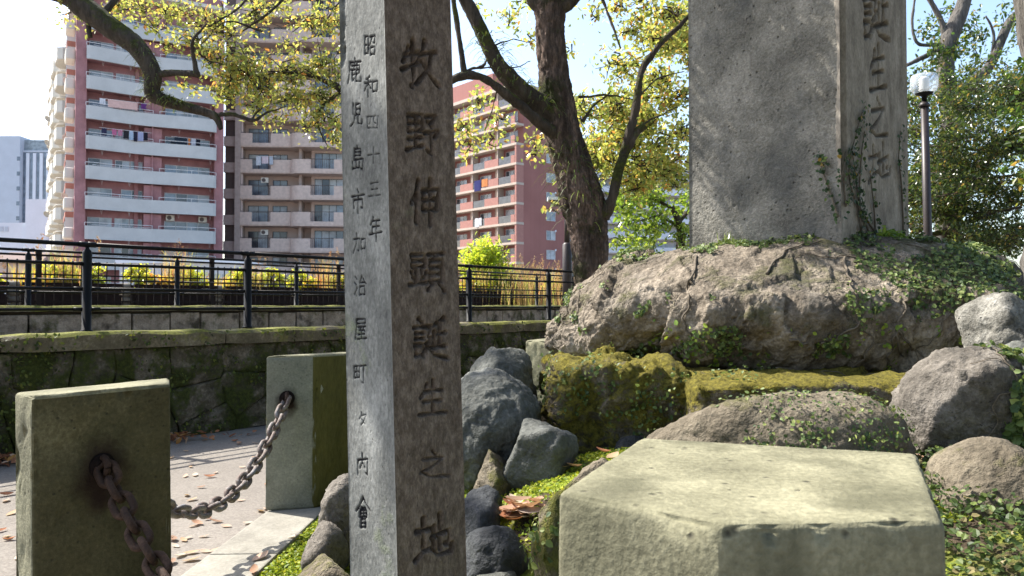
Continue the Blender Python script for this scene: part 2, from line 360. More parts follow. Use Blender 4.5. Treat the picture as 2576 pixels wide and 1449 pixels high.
# --- planters, log stacks, plants behind the picket fence
M_PLANK = plain('dark_stained_wood', (.016, .008, .007), .7, .2, .35, 14)
M_LOG = stone('concrete_log', [(.3, (.16, .14, .11)), (.7, (.36, .32, .26))], 9, .9, .4, 60)
plm = MB().box(0, 1.06, 0, .022, 0, .082).mesh('plank', M_PLANK); epm = MB().box(0, .022, 0, .40, 0, .082).mesh('end_plank', M_PLANK)
so = MB().box(.02, 1.04, .02, .40, .03, .33).mesh('soil', M_EARTH)
pt0 = t_of(44, 4.95); pstep = (t_of(551, 4.95) - t_of(44, 4.95)) / 2
def blades(rs, n, h, spread, width, bend=.35):
    V = []; F = []; c = rs.normal(size=(n, 2)) * spread * .35
    for i in range(n):
        hh = h * rs.uniform(.55, 1.1); d = rs.normal(size=2) * bend * hh * .5; w = width * rs.uniform(.6, 1.2); a = rs.uniform(0, math.pi); dx, dy = math.cos(a) * w, math.sin(a) * w; b = len(V)
        for s, k in ((0, 1), (.45, .8), (.8, .5)):
            x, y, z = c[i][0] + d[0] * s * s, c[i][1] + d[1] * s * s, hh * s; V += [(x - dx * k, y - dy * k, z), (x + dx * k, y + dy * k, z)]
        V.append((c[i][0] + d[0], c[i][1] + d[1], hh * .98)); V.append((c[i][0] + d[0] + dx * .1, c[i][1] + d[1], hh * .97))
        for s in range(3): F.append((b + s * 2, b + s * 2 + 1, b + s * 2 + 3, b + s * 2 + 2))
    return np.array(V), np.array(F)
def grass_clump(name, label, loc, h, spread, n, pal, seed, group, cat='grass', plume=None):
    rs = np.random.RandomState(seed); V, F = blades(rs, n, h, spread, .004 + .003 * h)
    o = thing(name, label, cat, loc, 0, group); link('blades', np_mesh('blades', V, F, LEAF, fcol=np.repeat(pick_cols(n, pal, rs), 3, 0)), o)
    if plume:
        k = plume; P = []; 
        for i in range(k):
            b = rs.normal(size=3) * np.array([spread * .5, spread * .5, .0]); top = b + np.array([rs.normal() * .12, rs.normal() * .12, h * rs.uniform(1.0, 1.35)])
            P.append(b[None] * 0 + top[None] + np.linspace(0, 1, 26)[:, None] * np.array([rs.normal() * .05, rs.normal() * .05, -.24]) + rs.normal(size=(26, 3)) * .014)
        P = np.concatenate(P); nn = len(P)
        link('plume', leaves_mesh('plume', P, rs.normal(size=(nn, 3)), rs.uniform(.03, .06, nn), pick_cols(nn, [(1, (.42, .22, .12)), (1, (.5, .36, .22))], rs), DRY, ratio=.25, droop=2, rs=rs), o)
    return o
def shrub(name, label, loc, rx, rz, n, pal, seed, size=.06, group=None, stem=True, cat='shrub'):
    rs = np.random.RandomState(seed); o = thing(name, label, cat, loc, 0, group)
    k = max(5, int(n / 40)); C = rs.normal(size=(k, 3)); C /= np.linalg.norm(C, axis=1)[:, None]; C *= rs.uniform(.25, 1, (k, 1)) ** .5; C = C * [rx, rx * .8, rz] + [0, 0, rz * 1.05]
    P = np.repeat(C, n // k + 1, 0)[:n] + rs.normal(size=(n, 3)) * np.array([rx, rx, rz]) * .2; P[:, 2] = np.maximum(P[:, 2], .02)
    N = rs.normal(size=(n, 3)) + np.array([-.4, 0, .9])
    link('foliage', leaves_mesh('foliage', P, N, rs.uniform(.7, 1.25, n) * size, pick_cols(n, pal, rs), rs=rs, droop=.4), o)
    m = MB()
    for c in C[:14]: m.tube(smooth_path([(0, 0, -.03), (c[0] * .3, c[1] * .3, c[2] * .5), tuple(c)], 3), [.008 * (1 - .1 * i) + .001 for i in range(7)], 5)
    m.build('stem', M_BARK_D, o)['kind'] = 'stuff'; return o
M_BARK_D = stone('dark_twig', [(.3, (.02, .015, .011)), (.7, (.07, .055, .04))], 20, .95, .5, 90)
PAL_Y = [(3, (.55, .56, .06)), (2, (.42, .52, .06)), (1, (.62, .42, .05)), (1, (.25, .34, .05))]
PAL_O = [(2, (.62, .40, .08)), (2, (.55, .52, .1)), (1, (.6, .26, .06)), (1, (.4, .42, .07))]
PAL_G = [(2, (.46, .28, .14)), (2, (.52, .40, .2)), (2, (.42, .44, .12)), (.6, (.42, .19, .1))]
PLANTS = [('shrub', 'bushy golden green shrub'), ('grass', 'tall dry orange grass'), ('shrub', 'low yellow green leafy plant'), ('grass', 'feathery straw coloured grass')]
ORD = ['first', 'second', 'third', 'fourth', 'fifth', 'sixth', 'seventh', 'eighth', 'ninth', 'tenth']
for i in range(-1, 9):
    tt = pt0 + i * pstep; base = wp(tt, 4.75, .80)
    root = thing('planter_box', 'dark brown wooden plank planter box of plants behind the picket fence', 'planter', base, FANG, 'planter boxes along the picket fence')
    for k in range(3): link('plank', plm, root, (0, 0, .02 + k * .09)); link('plank', plm, root, (0, .40, .02 + k * .09)); link('end_plank', epm, root, (0, .0225, .02 + k * .09), scale=(1, .94, 1)); link('end_plank', epm, root, (1.038, .0225, .02 + k * .09), scale=(1, .94, 1))
    MB().box(-.015, 1.075, -.012, .024, .285, .325).build('top_edge', M_PLANK, root); MB().box(-.015, 1.075, .398, .434, .285, .325).build('top_edge', M_PLANK, root); link('soil', so, root, (0, 0, -.055))
    lg = thing('log_stack', 'stack of short pale log shaped blocks in a gap between planter boxes', 'logs', wp(tt + 1.10, 4.93, .80), FANG, 'pale log stacks between the planters')
    for k in range(4): m = MB(); m.tube([(0, -.06, .045 + k * .083), (.11, -.06, .045 + k * .083)], .043, 10); m.build('log', M_LOG, lg)
    r2 = random.Random(50 + i); r2s = [(.14, 0), (.36, 2), (.60, 1), (.84, 0), (.94, 2)] if i % 2 else [(.16, 3), (.36, 0), (.62, 2), (.84, 0), (.5, 1)]
    for q, (fx, kd) in enumerate(r2s):
        loc = wp(tt + fx, 5.0 + r2.uniform(-.04, .06), 1.08)
        if kd == 0: shrub('planter_shrub', 'bushy golden green shrub rising from a planter box behind the pickets', loc, .17, .145, 600, PAL_Y, 100 + i * 7 + q, .045, 'golden green shrubs in the planter boxes')
        elif kd == 2: shrub('planter_shrub', 'low orange tinged leafy plant filling a planter box behind the pickets', loc, .17, .1, 560, PAL_O if q % 2 else PAL_Y, 100 + i * 7 + q, .04, 'low leafy plants in the planter boxes')
        elif kd == 1: grass_clump('dry_grass', 'tall dry orange grass standing in a planter box', loc, r2.uniform(.34, .58), .32, 130, PAL_G, 100 + i * 7 + q, 'dry grasses in the planter boxes', plume=r2.choice([2, 4, 6]))
        else: grass_clump('feather_grass', 'feathery straw coloured grass with pale plumes in a planter box', loc, r2.uniform(.22, .4), .3, 120, PAL_O, 100 + i * 7 + q, 'feathery grasses in the planter boxes', plume=r2.choice([1, 2, 3]))
_b = at(1222, 767, 15.5); shrub('bush', 'large bright yellow green bush behind the picket fence beside the red brick block', (_b.x, _b.y, .8), .5, .68, 3000, [(3, (.45, .52, .05)), (2, (.34, .46, .05)), (1, (.55, .55, .12))], 77, .1)
_b = at(1330, 767, 14.8); grass_clump('dry_grass', 'broad clump of pale straw grass at the foot of the bright yellow green bush', (_b.x, _b.y, .8), .85, .9, 420, PAL_G, 78, None, plume=8)
# ================================================================ the enclosure
KP = [(.27, .9), (-.90, 1.90), (-.85, 3.18), (.13, 4.45), (1.7, 5.1), (3.2, 4.4), (3.6, 2.9), (2.9, 1.5), (1.7, .88)]   # clockwise seen from above
def poly_offset(poly, d):
    out = []; n = len(poly)
    for i in range(n):
        p0 = Vector(poly[i - 1]); p1 = Vector(poly[i]); p2 = Vector(poly[(i + 1) % n]); a = (p1 - p0).normalized(); b = (p2 - p1).normalized()
        na = Vector((a.y, -a.x)); nb = Vector((b.y, -b.x)); m = (na + nb).normalized(); out.append(p1 + m * (d / max(.3, m.dot(na))))
    return out
KIN = poly_offset(KP, .11); KOUT = poly_offset(KP, -.11)
M_KERB = stone('kerb_stone', [(.3, (.16, .15, .125)), (.55, (.28, .265, .225)), (.75, (.38, .36, .31))], 7, .9, .4, 90, stains=((.07, .07, .065), .6, 5, (1, 1, 1)))
kerb = thing('kerb', None, None, (0, 0, 0)); kerb['kind'] = 'structure'
for i in range(len(KP)):
    j = (i + 1) % len(KP); a0, a1, b0, b1 = KOUT[i], KIN[i], KOUT[j], KIN[j]; L = (Vector(KP[j]) - Vector(KP[i])).length; k = max(1, round(L / .75))
    for q in range(k):
        u, v = q / k, (q + 1) / k - .004
        MB().prism([a0.lerp(b0, u), a0.lerp(b0, v), a1.lerp(b1, v), a1.lerp(b1, u)], 0.0, .06).build('kerb_stone', M_KERB, kerb, bevel=.006)
_kp = np.array(KP + [KP[0]])
def kerb_dist(X, Y):
    d = np.full(np.shape(X), 9e9)
    for (x0, y0), (x1, y1) in zip(_kp[:-1], _kp[1:]):
        dx, dy = x1 - x0, y1 - y0; L = math.hypot(dx, dy); s = ((X - x0) * dy - (Y - y0) * dx) / L; d = np.minimum(d, s)   # inside positive (clockwise polygon)
    return d
def mound(X, Y):
    X = np.asarray(X, float); Y = np.asarray(Y, float); d = kerb_dist(X, Y) - .1; t_ = np.clip((d - .1) / 1.15, 0, 1)
    P = np.stack([X, Y, X * 0], -1).reshape(-1, 3)
    return .05 + .30 * t_ * t_ * (3 - 2 * t_) + .13 * np.exp(-((X - 1.2) ** 2 + (Y - 1.62) ** 2) / .11) * np.clip(d * 4, 0, 1) + (fbm(P, 3.0, 4, .5, 5).reshape(X.shape) * .035 + fbm(P, 14, 3, .5, 6).reshape(X.shape) * .012) * np.clip(d * 5, 0, 1)
t = NT('moss_earth'); P = t.pos(); a = t.noise(P, 3.5, 6, .65); b = t.noise(P, 60, 4, .7)
soil = t.ramp(b, [(.3, (.03, .023, .015)), (.7, (.1, .075, .05))]); mo = t.ramp(b, [(.3, (.07, .1, .01)), (.7, (.3, .35, .04))])
t.bsdf(t.mix(t.n('ShaderNodeMapRange', i_0=a, i_1=.42, i_2=.54).outputs[0], soil, mo), .95, b, .9, .012, .15); M_MOUND = t.m
gx, gy = np.meshgrid(np.arange(-1.0, 3.7, .028), np.arange(.7, 5.2, .028)); ny, nx = gx.shape; gz = mound(gx, gy); ins = kerb_dist(gx, gy) > .02
idx = np.arange(nx * ny).reshape(ny, nx); q = np.stack([idx[:-1, :-1], idx[:-1, 1:], idx[1:, 1:], idx[1:, :-1]], -1).reshape(-1, 4); q = q[ins.ravel()[q].all(1)]
used = np.unique(q); rem = np.full(nx * ny, -1); rem[used] = np.arange(len(used))
link('mound', np_mesh('mound', np.stack([gx, gy, gz], -1).reshape(-1, 3)[used], rem[q], M_MOUND, True))['kind'] = 'structure'

# ---------------------------------------------------------------- stone posts and chains
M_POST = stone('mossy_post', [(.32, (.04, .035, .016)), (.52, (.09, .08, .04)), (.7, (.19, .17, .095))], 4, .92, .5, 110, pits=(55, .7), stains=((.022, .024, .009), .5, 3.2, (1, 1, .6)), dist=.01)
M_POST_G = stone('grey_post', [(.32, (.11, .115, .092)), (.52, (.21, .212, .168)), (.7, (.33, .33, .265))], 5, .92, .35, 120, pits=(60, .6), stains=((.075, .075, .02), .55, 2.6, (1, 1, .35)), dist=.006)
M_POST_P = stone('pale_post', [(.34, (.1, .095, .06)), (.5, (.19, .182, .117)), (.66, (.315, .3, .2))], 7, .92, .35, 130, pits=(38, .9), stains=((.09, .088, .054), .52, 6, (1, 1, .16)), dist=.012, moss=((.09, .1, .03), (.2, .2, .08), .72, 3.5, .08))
M_RUST = stone('rusty_iron', [(.3, (.016, .009, .006)), (.5, (.046, .025, .016)), (.72, (.12, .07, .045))], 30, .75, .4, 200, light=((.22, .22, .22), .64, 14))
M_RUST2 = stone('worn_zinc_chain', [(.32, (.07, .035, .025)), (.5, (.16, .125, .105)), (.68, (.27, .28, .29))], 22, .6, .4, 200)
M_STAIN = plain('rust_plate', (.012, .008, .007), .9, .1, .4, 40)
ZT = .67
def post_block(label, poly, mat, z0=.06, lean=None, chips=6, seed=1):
    c = sum((Vector(p) for p in poly), Vector((0, 0))) / len(poly); base = (c.x, c.y, z0); o = thing('stone_post', label, 'post', base)
    bm = bmesh.new(); loc = [(p[0] - c.x, p[1] - c.y) for p in poly]
    vb = [bm.verts.new((x, y, 0)) for x, y in loc]; vt = [bm.verts.new((x, y, ZT - z0)) for x, y in loc]; k = len(loc)
    bm.faces.new(vb[::-1]); bm.faces.new(vt)
    for i in range(k): bm.faces.new((vb[i], vb[(i + 1) % k], vt[(i + 1) % k], vt[i]))
    bmesh.ops.recalc_face_normals(bm, faces=bm.faces)
    bmesh.ops.bevel(bm, geom=bm.edges[:], offset=.009, segments=3, affect='EDGES', profile=.5)
    bmesh.ops.triangulate(bm, faces=bm.faces)
    for _ in range(5):
        ed = [e for e in bm.edges if e.calc_length() > .022]
        if not ed: break
        bmesh.ops.subdivide_edges(bm, edges=ed, cuts=1)
        bmesh.ops.triangulate(bm, faces=[f for f in bm.faces if len(f.verts) > 3])
    bm.normal_update(); V = np.array([v.co[:] for v in bm.verts]); Nn = np.array([v.normal[:] for v in bm.verts])
    ax = np.abs(Nn).max(1); edge = np.clip((.97 - ax) * 6, 0, 1) if len(poly) == 4 else np.clip((.95 - np.abs(Nn[:, 2])) * 4, 0, 1) * np.clip(np.abs(Nn[:, 2]) * 6, 0, 1)
    d = fbm(V, 9, 4, .5, seed) * .0022 - edge * np.clip(fbm(V, 14, 3, .6, seed + 3), 0, 1) * .02
    V = V + Nn * d[:, None]
    for v, p in zip(bm.verts, V): v.co = p
    me = bpy.data.meshes.new('block'); bm.to_mesh(me); bm.free(); me.polygons.foreach_set('use_smooth', [True] * len(me.polygons)); me.materials.append(mat); me.update()
    link('block', me, o)
    if lean: o.rotation_euler = lean
    return o
def top_poly(px): return [tuple(on(x, y, ZT)[:2]) for x, y in px]
L_poly = top_poly([(92, 995), (437, 967), (437, 951), (48, 985)])
Rt_poly = top_poly([(1815, 1320), (2380, 1310), (2310, 1140), (1610, 1100), (1400, 1235)])
mA = at(667, 895, 3.05); mB = at(793, 890, 3.10); dv = Vector((.72, .69, 0)).normalized() * .34
M_poly = [tuple(p[:2]) for p in (mA, mB, mB + dv, mA + dv + (mA - mB) * .0)]
bA = on(1322, 856, ZT); bB = on(1385, 858, ZT); dv2 = Vector((.9, .42, 0)).normalized() * .34
B_poly = [tuple(p[:2]) for p in (bA, bB, bB + dv2, bA + Vector((.14, .3, 0)))]
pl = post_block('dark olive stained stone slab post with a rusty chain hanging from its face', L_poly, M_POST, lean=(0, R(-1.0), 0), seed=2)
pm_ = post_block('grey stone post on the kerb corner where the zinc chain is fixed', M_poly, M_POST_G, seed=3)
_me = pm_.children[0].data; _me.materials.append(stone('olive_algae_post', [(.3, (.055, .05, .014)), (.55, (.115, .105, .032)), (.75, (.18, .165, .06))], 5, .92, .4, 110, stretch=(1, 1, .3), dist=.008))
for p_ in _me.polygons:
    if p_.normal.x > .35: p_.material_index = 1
pb = post_block('pale stone post half hidden behind the grey rocks and the great boulder', B_poly, M_POST_P, seed=4)
pr = post_block('broad five sided pale stone post with sunlit top beside the mossy rocks', Rt_poly, M_POST_P, seed=5)
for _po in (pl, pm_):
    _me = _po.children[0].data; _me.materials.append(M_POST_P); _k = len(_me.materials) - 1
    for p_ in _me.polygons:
        if p_.center.z > ZT - .06 - .012 or (_po is pl and p_.normal.x < -.35): p_.material_index = _k  # tops painted paler for the sun on them; slab's left side paler too
def link_mesh(Lo=.078, W=.056, r=.0085):
    n = 22; path = []
    a = Lo / 2 - W / 2; c = W / 2 - r
    for k in range(n):
        th = 2 * math.pi * k / n; x = math.cos(th) * c; path.append((x + (a if math.cos(th) > 0 else -a if math.cos(th) < 0 else 0), math.sin(th) * c, 0))
    m = MB(); sides = 8; vs = []
    for i, p in enumerate(path):
        t_ = (Vector(path[(i + 1) % n]) - Vector(path[i - 1])).normalized(); b = Vector((0, 0, 1)); aa = t_.cross(b)
        for k in range(sides): an = 2 * math.pi * k / sides; vs.append(Vector(p) + (aa * math.cos(an) + b * math.sin(an)) * r)
    m.add(vs, [(i * sides + k, i * sides + (k + 1) % sides, ((i + 1) % n) * sides + (k + 1) % sides, ((i + 1) % n) * sides + k) for i in range(n) for k in range(sides)], True); return m
def chain(label, A, B, sag, mat, plateA=None, n_a=None, n_b=None):
    A = Vector(A); B = Vector(B); pts = []
    for i in range(400): u = i / 399; p = A.lerp(B, u); p.z -= sag * 4 * u * (1 - u); pts.append(p)
    pitch = .0445; acc = 0; stations = [pts[0]]; last = pts[0]
    for p in pts[1:]:
        if (p - last).length >= pitch: stations.append(p); last = p
    o = thing('chain', label, 'chain', A); me = link_mesh().mesh('chain_link', mat)
    for i in range(len(stations) - 1):
        c = (stations[i] + stations[i + 1]) / 2; d = (stations[i + 1] - stations[i]).normalized()
        rot = d.to_track_quat('X', 'Z').to_matrix() @ Matrix.Rotation(R(90 * (i % 2) + 38 + random.uniform(-12, 12)), 3, 'X')
        link('chain_link', me, o, c - A, rot.to_euler())
    for P, N in ((A, n_a), (B, n_b)):
        if N is None: continue
        N = Vector(N).normalized(); m = MB(); m.lathe([(.03, 0), (.027, .004), (.018, .006), (.016, .012)], 18); q_ = m.build('anchor_plate', M_STAIN, o); q_.location = P - N * .0135 - A; q_.rotation_euler = N.to_track_quat('Z', 'Y').to_euler()
        m = MB(); m.tube([Vector((math.cos(a_) * .02, 0, math.sin(a_) * .02)) for a_ in [i * math.pi / 8 for i in range(17)]], .008, 8, False); q_ = m.build('eye_ring', M_RUST, o); q_.location = P - A - N * .004; q_.rotation_euler = (0, 0, math.atan2(N.y, N.x) - math.pi / 2 + 1.57)
    return o
def on_face(px, py, p0, p1):
    p0, p1 = Vector(p0), Vector(p1); r = ray(px, py); e = p1 - p0; n2 = Vector((e.y, -e.x)); s = n2.dot(p0) / n2.dot(Vector((r.x, r.y))); return Vector((0, 0, EYE)) + r * s
def outn(p0, p1):
    e = Vector(p1) - Vector(p0); n2 = Vector((e.y, -e.x)).normalized(); return Vector((n2.x, n2.y, 0)) if n2.dot(-Vector(p0)) > 0 else Vector((-n2.x, -n2.y, 0))
fL = outn(L_poly[0], L_poly[1]); fM = outn(M_poly[0], M_poly[1])
c2a = on_face(262, 1172, L_poly[0], L_poly[1]) + fL * .012 - Vector((.004, 0, 0)); c1a = on_face(722, 1002, M_poly[0], M_poly[1]) + fM * .014
lb_back = (Vector(L_poly[2]) + Vector(L_poly[3])) / 2; c1b = Vector((lb_back.x + .03, lb_back.y, .47)) - fL * .016
rb_face = (Vector(Rt_poly[3]) + Vector(Rt_poly[4])) / 2; fR = outn(Rt_poly[4], Rt_poly[3]); fR = fR if fR.x < 0 else -fR
c2b = Vector((rb_face.x, rb_face.y, .46)) + fR * .014
def rust_stain(mat, c, r):
    nt = mat.node_tree; p = [x for x in nt.nodes if x.type == 'BSDF_PRINCIPLED'][0]; src = p.inputs['Base Color'].links[0].from_socket
    g = nt.nodes.new('ShaderNodeNewGeometry'); mp = nt.nodes.new('ShaderNodeMapping'); mp.inputs[1].default_value = (-c[0] / r, -c[1] / r, -(c[2] - r * .35) / (r * 1.35)); mp.inputs[3].default_value = (1 / r, 1 / r, 1 / (r * 1.35)); nt.links.new(g.outputs[0], mp.inputs[0])
    ln = nt.nodes.new('ShaderNodeVectorMath'); ln.operation = 'LENGTH'; nt.links.new(mp.outputs[0], ln.inputs[0]); nz_ = nt.nodes.new('ShaderNodeTexNoise'); nz_.inputs['Scale'].default_value = 26; nz_.inputs['Detail'].default_value = 5; nt.links.new(g.outputs[0], nz_.inputs['Vector'])
    ad = nt.nodes.new('ShaderNodeMath'); ad.operation = 'ADD'; nt.links.new(ln.outputs['Value'], ad.inputs[0]); nt.links.new(nz_.outputs[0], ad.inputs[1]); mr = nt.nodes.new('ShaderNodeMapRange'); mr.inputs[1].default_value = 1.55; mr.inputs[2].default_value = .95; nt.links.new(ad.outputs[0], mr.inputs[0])
    mx = nt.nodes.new('ShaderNodeMix'); mx.data_type = 'RGBA'; nt.links.new(mr.outputs[0], mx.inputs[0]); nt.links.new(src, mx.inputs[6]); mx.inputs[7].default_value = (.022, .012, .008, 1); nt.links.new(mx.outputs[2], p.inputs['Base Color'])
rust_stain(M_POST, c2a, .075); rust_stain(M_POST_G, c1a, .05)
chain('worn grey chain sagging from the grey corner post to the olive slab post', c1a, c1b, .26, M_RUST2, None, fM, -fL)
chain('dark rusty chain hanging from the face of the olive slab post', c2a, c2b, .3, M_RUST, None, fL, fR)

# ---------------------------------------------------------------- carved characters: strokes on a 10 x 10 grid
G = {
'牧': [[(1.8,1.5),(1.2,3.2),(.2,4.4)],[(.8,3),(4.6,2.6)],[(0,6),(4.6,4.6)],[(2.9,.1),(3,9.9),(2.4,9.3)],[(6,.3),(5.4,2.6),(4.4,4.4)],[(5.2,2.8),(9,2.6)],[(8,2.8),(7,6),(3.8,9)],[(5.4,4.2),(7.2,7.2),(9.9,9.7)]],
'野': [[(.6,.5),(.8,4.2)],[(.6,.5),(5,.3),(4.8,4.2)],[(.8,2.3),(4.8,2.2)],[(.8,4.2),(4.8,4.1)],[(2.9,.5),(2.9,8)],[(.8,6),(5,5.6)],[(.2,8.6),(5.2,7.6)],[(6,.8),(9,.6),(7.4,2.6)],[(6.5,2),(7.8,3.4)],[(5.6,4.6),(9.7,4.2),(8.6,5.8)],[(7.6,4.6),(7.7,9.8),(6.2,8.6)]],
'伸': [[(2.6,.4),(1.6,3.2),(.2,5.2)],[(1.8,3.2),(1.8,9.4)],[(4.2,2.6),(4.3,6.6)],[(4.2,2.6),(9.4,2.2),(8.8,6.6)],[(4.2,4.5),(8.8,4.3)],[(4.3,6.6),(8.6,6.5)],[(6.5,.2),(6.6,9.9)]],
'顕': [[(.6,.6),(.8,3.6)],[(.6,.6),(4.6,.5),(4.5,3.6)],[(1,2),(4.5,2)],[(1,3.6),(4.5,3.5)],[(1.9,4.2),(1.9,7.4)],[(3.6,4.2),(3.6,7.4)],[(.6,4.8),(1.2,6.4)],[(4.9,4.8),(4.2,6.4)],[(0,8),(5.2,7.4)],[(5.6,.5),(9.9,.2)],[(7.6,.5),(6.9,1.8)],[(6,2),(6,7.2)],[(6,2),(9.4,1.9),(9.4,7.2)],[(6,3.7),(9.4,3.6)],[(6,5.4),(9.4,5.3)],[(6,7.1),(9.4,7)],[(6.8,7.6),(5.2,9.4)],[(8.6,7.6),(10,9.8)]],
'誕': [[(1.6,.4),(2.6,1.3)],[(.4,2.4),(3.6,2.1)],[(.9,3.6),(3.1,3.5)],[(.9,4.8),(3.1,4.7)],[(.7,6.2),(.9,8.8)],[(.7,6.2),(3.2,6),(3.1,8.7)],[(.9,8.6),(3.1,8.4)],[(3.9,2.2),(5.2,2),(4.3,4.4),(5.2,4.6),(3.7,7.6)],[(4,5.8),(6,8.4),(9.9,9.2)],[(8.6,.2),(6.2,1.6)],[(7.5,1.2),(7.4,6.4)],[(7.4,3.6),(9.2,3.4)],[(6,3.4),(6,6.6)],[(5.6,6.8),(9.2,6.4)]],
'生': [[(2.8,1.2),(2.2,3),(.6,4.8)],[(2,3.2),(8.4,2.6)],[(1.8,5.9),(8,5.4)],[(5,.1),(5,9)],[(.2,9.4),(9.9,8.6)]],
'之': [[(4.4,.1),(5.6,1.7)],[(1.4,3),(7.8,2.3),(4.4,5.4),(.6,7.8)],[(1,7.2),(3.6,9),(9.9,8.6)]],
'地': [[(.2,3.6),(4,3)],[(2,.9),(2,7.4)],[(0,9.4),(2,7.6),(4.4,6.8)],[(4.2,4.8),(9,3.2),(8.8,6),(7.8,5.8)],[(6.4,.1),(6.4,7)],[(4.8,2.6),(4.8,7.2),(6,8.2),(9.4,7.4),(9.8,5.8)]],
'昭': [[(.6,1),(.6,8.8)],[(.6,1.2),(3.4,.8),(3.4,8.4)],[(.6,4.8),(3.4,4.6)],[(.6,8.4),(3.4,8.2)],[(4.8,1.2),(9.2,.5),(8.6,3.8),(7.6,3.6)],[(6.6,1.2),(5.6,3.4),(4.2,5)],[(5,5.8),(5.2,9.2)],[(5,5.8),(9,5.4),(8.6,8.8)],[(5.2,8.8),(8.6,8.6)]],
'和': [[(4,.4),(1.4,1.8)],[(.2,3.6),(5.2,2.8)],[(2.8,1.4),(2.8,9.8)],[(2.6,3.6),(.2,7)],[(3,4),(4.8,6)],[(6,3),(6.2,7.6)],[(6,3),(9.8,2.4),(9.2,7.4)],[(6.2,7.4),(9.2,7)]],
'四': [[(.4,1),(1,9.2)],[(.4,1.2),(9.8,.4),(9,9)],[(1,8.8),(9,8.6)],[(3.8,1.2),(3.4,4.4),(2.2,6)],[(6,1),(6,5),(8,5.6)]],
'十': [[(.2,5),(9.8,4)],[(5,.1),(4.8,9.9)]],
'三': [[(1.6,1.6),(8,.6)],[(2.2,5),(7.6,4.4)],[(.1,9),(9.9,8)]],
'年': [[(3,.1),(2.4,1.8),(.8,3.2)],[(2,1.6),(8.4,1.2)],[(2.4,4),(7.8,3.6)],[(2.4,4),(2.2,6.4)],[(0,7.2),(10,6)],[(5.4,1.4),(5.4,9.9)]],
'鹿': [[(5,0),(5.2,1.1)],[(1.2,1.6),(9.6,1.1)],[(1.2,1.6),(1,6),(0,9.8)],[(2.6,2.8),(8.6,2.6),(8.4,4.4)],[(4.4,1.6),(4.3,4.4)],[(6.4,1.5),(6.3,4.4)],[(2,4.6),(8.6,4.3)],[(3,5.4),(2.9,9),(4.4,8)],[(3,6.6),(4.8,6.2)],[(8.4,5.2),(5.8,6.6)],[(5.8,5),(5.8,9),(9.6,9),(9.7,7.4)]],
'児': [[(2.2,.6),(2.2,5)],[(4.4,.8),(8.2,.4),(8,5)],[(4.6,2.8),(8,2.6)],[(4.4,5),(8,4.8)],[(4.4,.8),(4.4,5)],[(3.6,5.4),(3,8),(0,9.9)],[(6.4,5.2),(6.2,8.6),(9.6,8.8),(9.8,7)]],
'島': [[(4.6,0),(3.8,1)],[(2,1.2),(2,5.6)],[(2,1.2),(7.6,1),(7.4,3.8)],[(2,2.5),(7.4,2.3)],[(2,3.9),(7.4,3.7)],[(2,5.6),(9.8,5.1),(9,9.6),(7.8,9)],[(.8,6.4),(.8,9.4)],[(.8,9.2),(6.4,8.6)],[(6.4,6.6),(6.4,8.6)],[(3.7,6),(3.7,8.8)]],
'市': [[(4.6,0),(5.4,1.2)],[(.1,3),(9.9,2)],[(1.6,4.4),(1.8,8)],[(1.6,4.4),(8.4,4),(8.2,7.8),(7,7.4)],[(5,2.6),(5,9.9)]],
'加': [[(.2,3),(5,2.4),(4.6,8.8),(3.4,8.4)],[(2.6,.1),(2.4,5),(.1,9.8)],[(6.2,3),(6.4,8)],[(6.2,3),(9.9,2.5),(9.4,7.8)],[(6.4,7.8),(9.4,7.4)]],
'治': [[(1,.8),(2,1.8)],[(.1,3.4),(1.4,4.4)],[(.2,9),(2.4,5.6)],[(6.2,.1),(4.2,3.6),(8.6,3.2)],[(7.4,1.6),(9.6,4)],[(4.2,5.4),(4.4,9.6)],[(4.2,5.4),(8.8,5),(8.6,9.2)],[(4.4,9.2),(8.6,9)]],
'屋': [[(1.2,.6),(8.8,.4),(8.6,2.4)],[(1.4,2.5),(8.6,2.3)],[(1.2,.6),(1.2,5),(0,9.6)],[(2.4,4),(9,3.7)],[(5,4),(3.2,5.6),(7.6,5.4)],[(6.8,4.6),(8.4,6)],[(2.6,7.4),(8.2,7.1)],[(5.4,6),(5.4,9.2)],[(1.6,9.5),(9.9,9)]],
'町': [[(.2,1.4),(.5,7)],[(.2,1.4),(4.6,1),(4.4,6.8)],[(.4,4),(4.5,3.8)],[(2.4,1.2),(2.4,6.8)],[(.5,6.8),(4.4,6.6)],[(5.2,1.2),(10,.7)],[(7.8,1),(7.8,9.6),(6.4,8.8)]],
'々': [[(3.2,.4),(2.2,3),(.2,5)],[(2.6,2.6),(8.8,1.8),(6,6),(2.4,9)],[(3.6,5.2),(7,8.4)]],
'内': [[(.6,3),(.8,9.6)],[(.6,3),(9.4,2.5),(9,9.8),(7.6,8.8)],[(4.6,0),(4.4,4),(2.4,6.6)],[(4.8,4.2),(7,6.4)]],
'會': [[(5,0),(2.6,2.4),(0,4.4)],[(5,0),(7,2.2),(10,4.2)],[(3.4,3.4),(6.6,3.4)],[(2.4,4.2),(2.4,6.4)],[(2.4,4.2),(7.6,4.2),(7.6,6.4)],[(5,4.2),(5,6.4)],[(2.4,6.4),(7.6,6.4)],[(2.4,5.3),(7.6,5.3)],[(3.2,7.2),(3.2,9.9)],[(3.2,7.2),(6.8,7.2),(6.8,9.9)],[(3.2,8.5),(6.8,8.5)],[(3.2,9.8),(6.8,9.8)]],
}
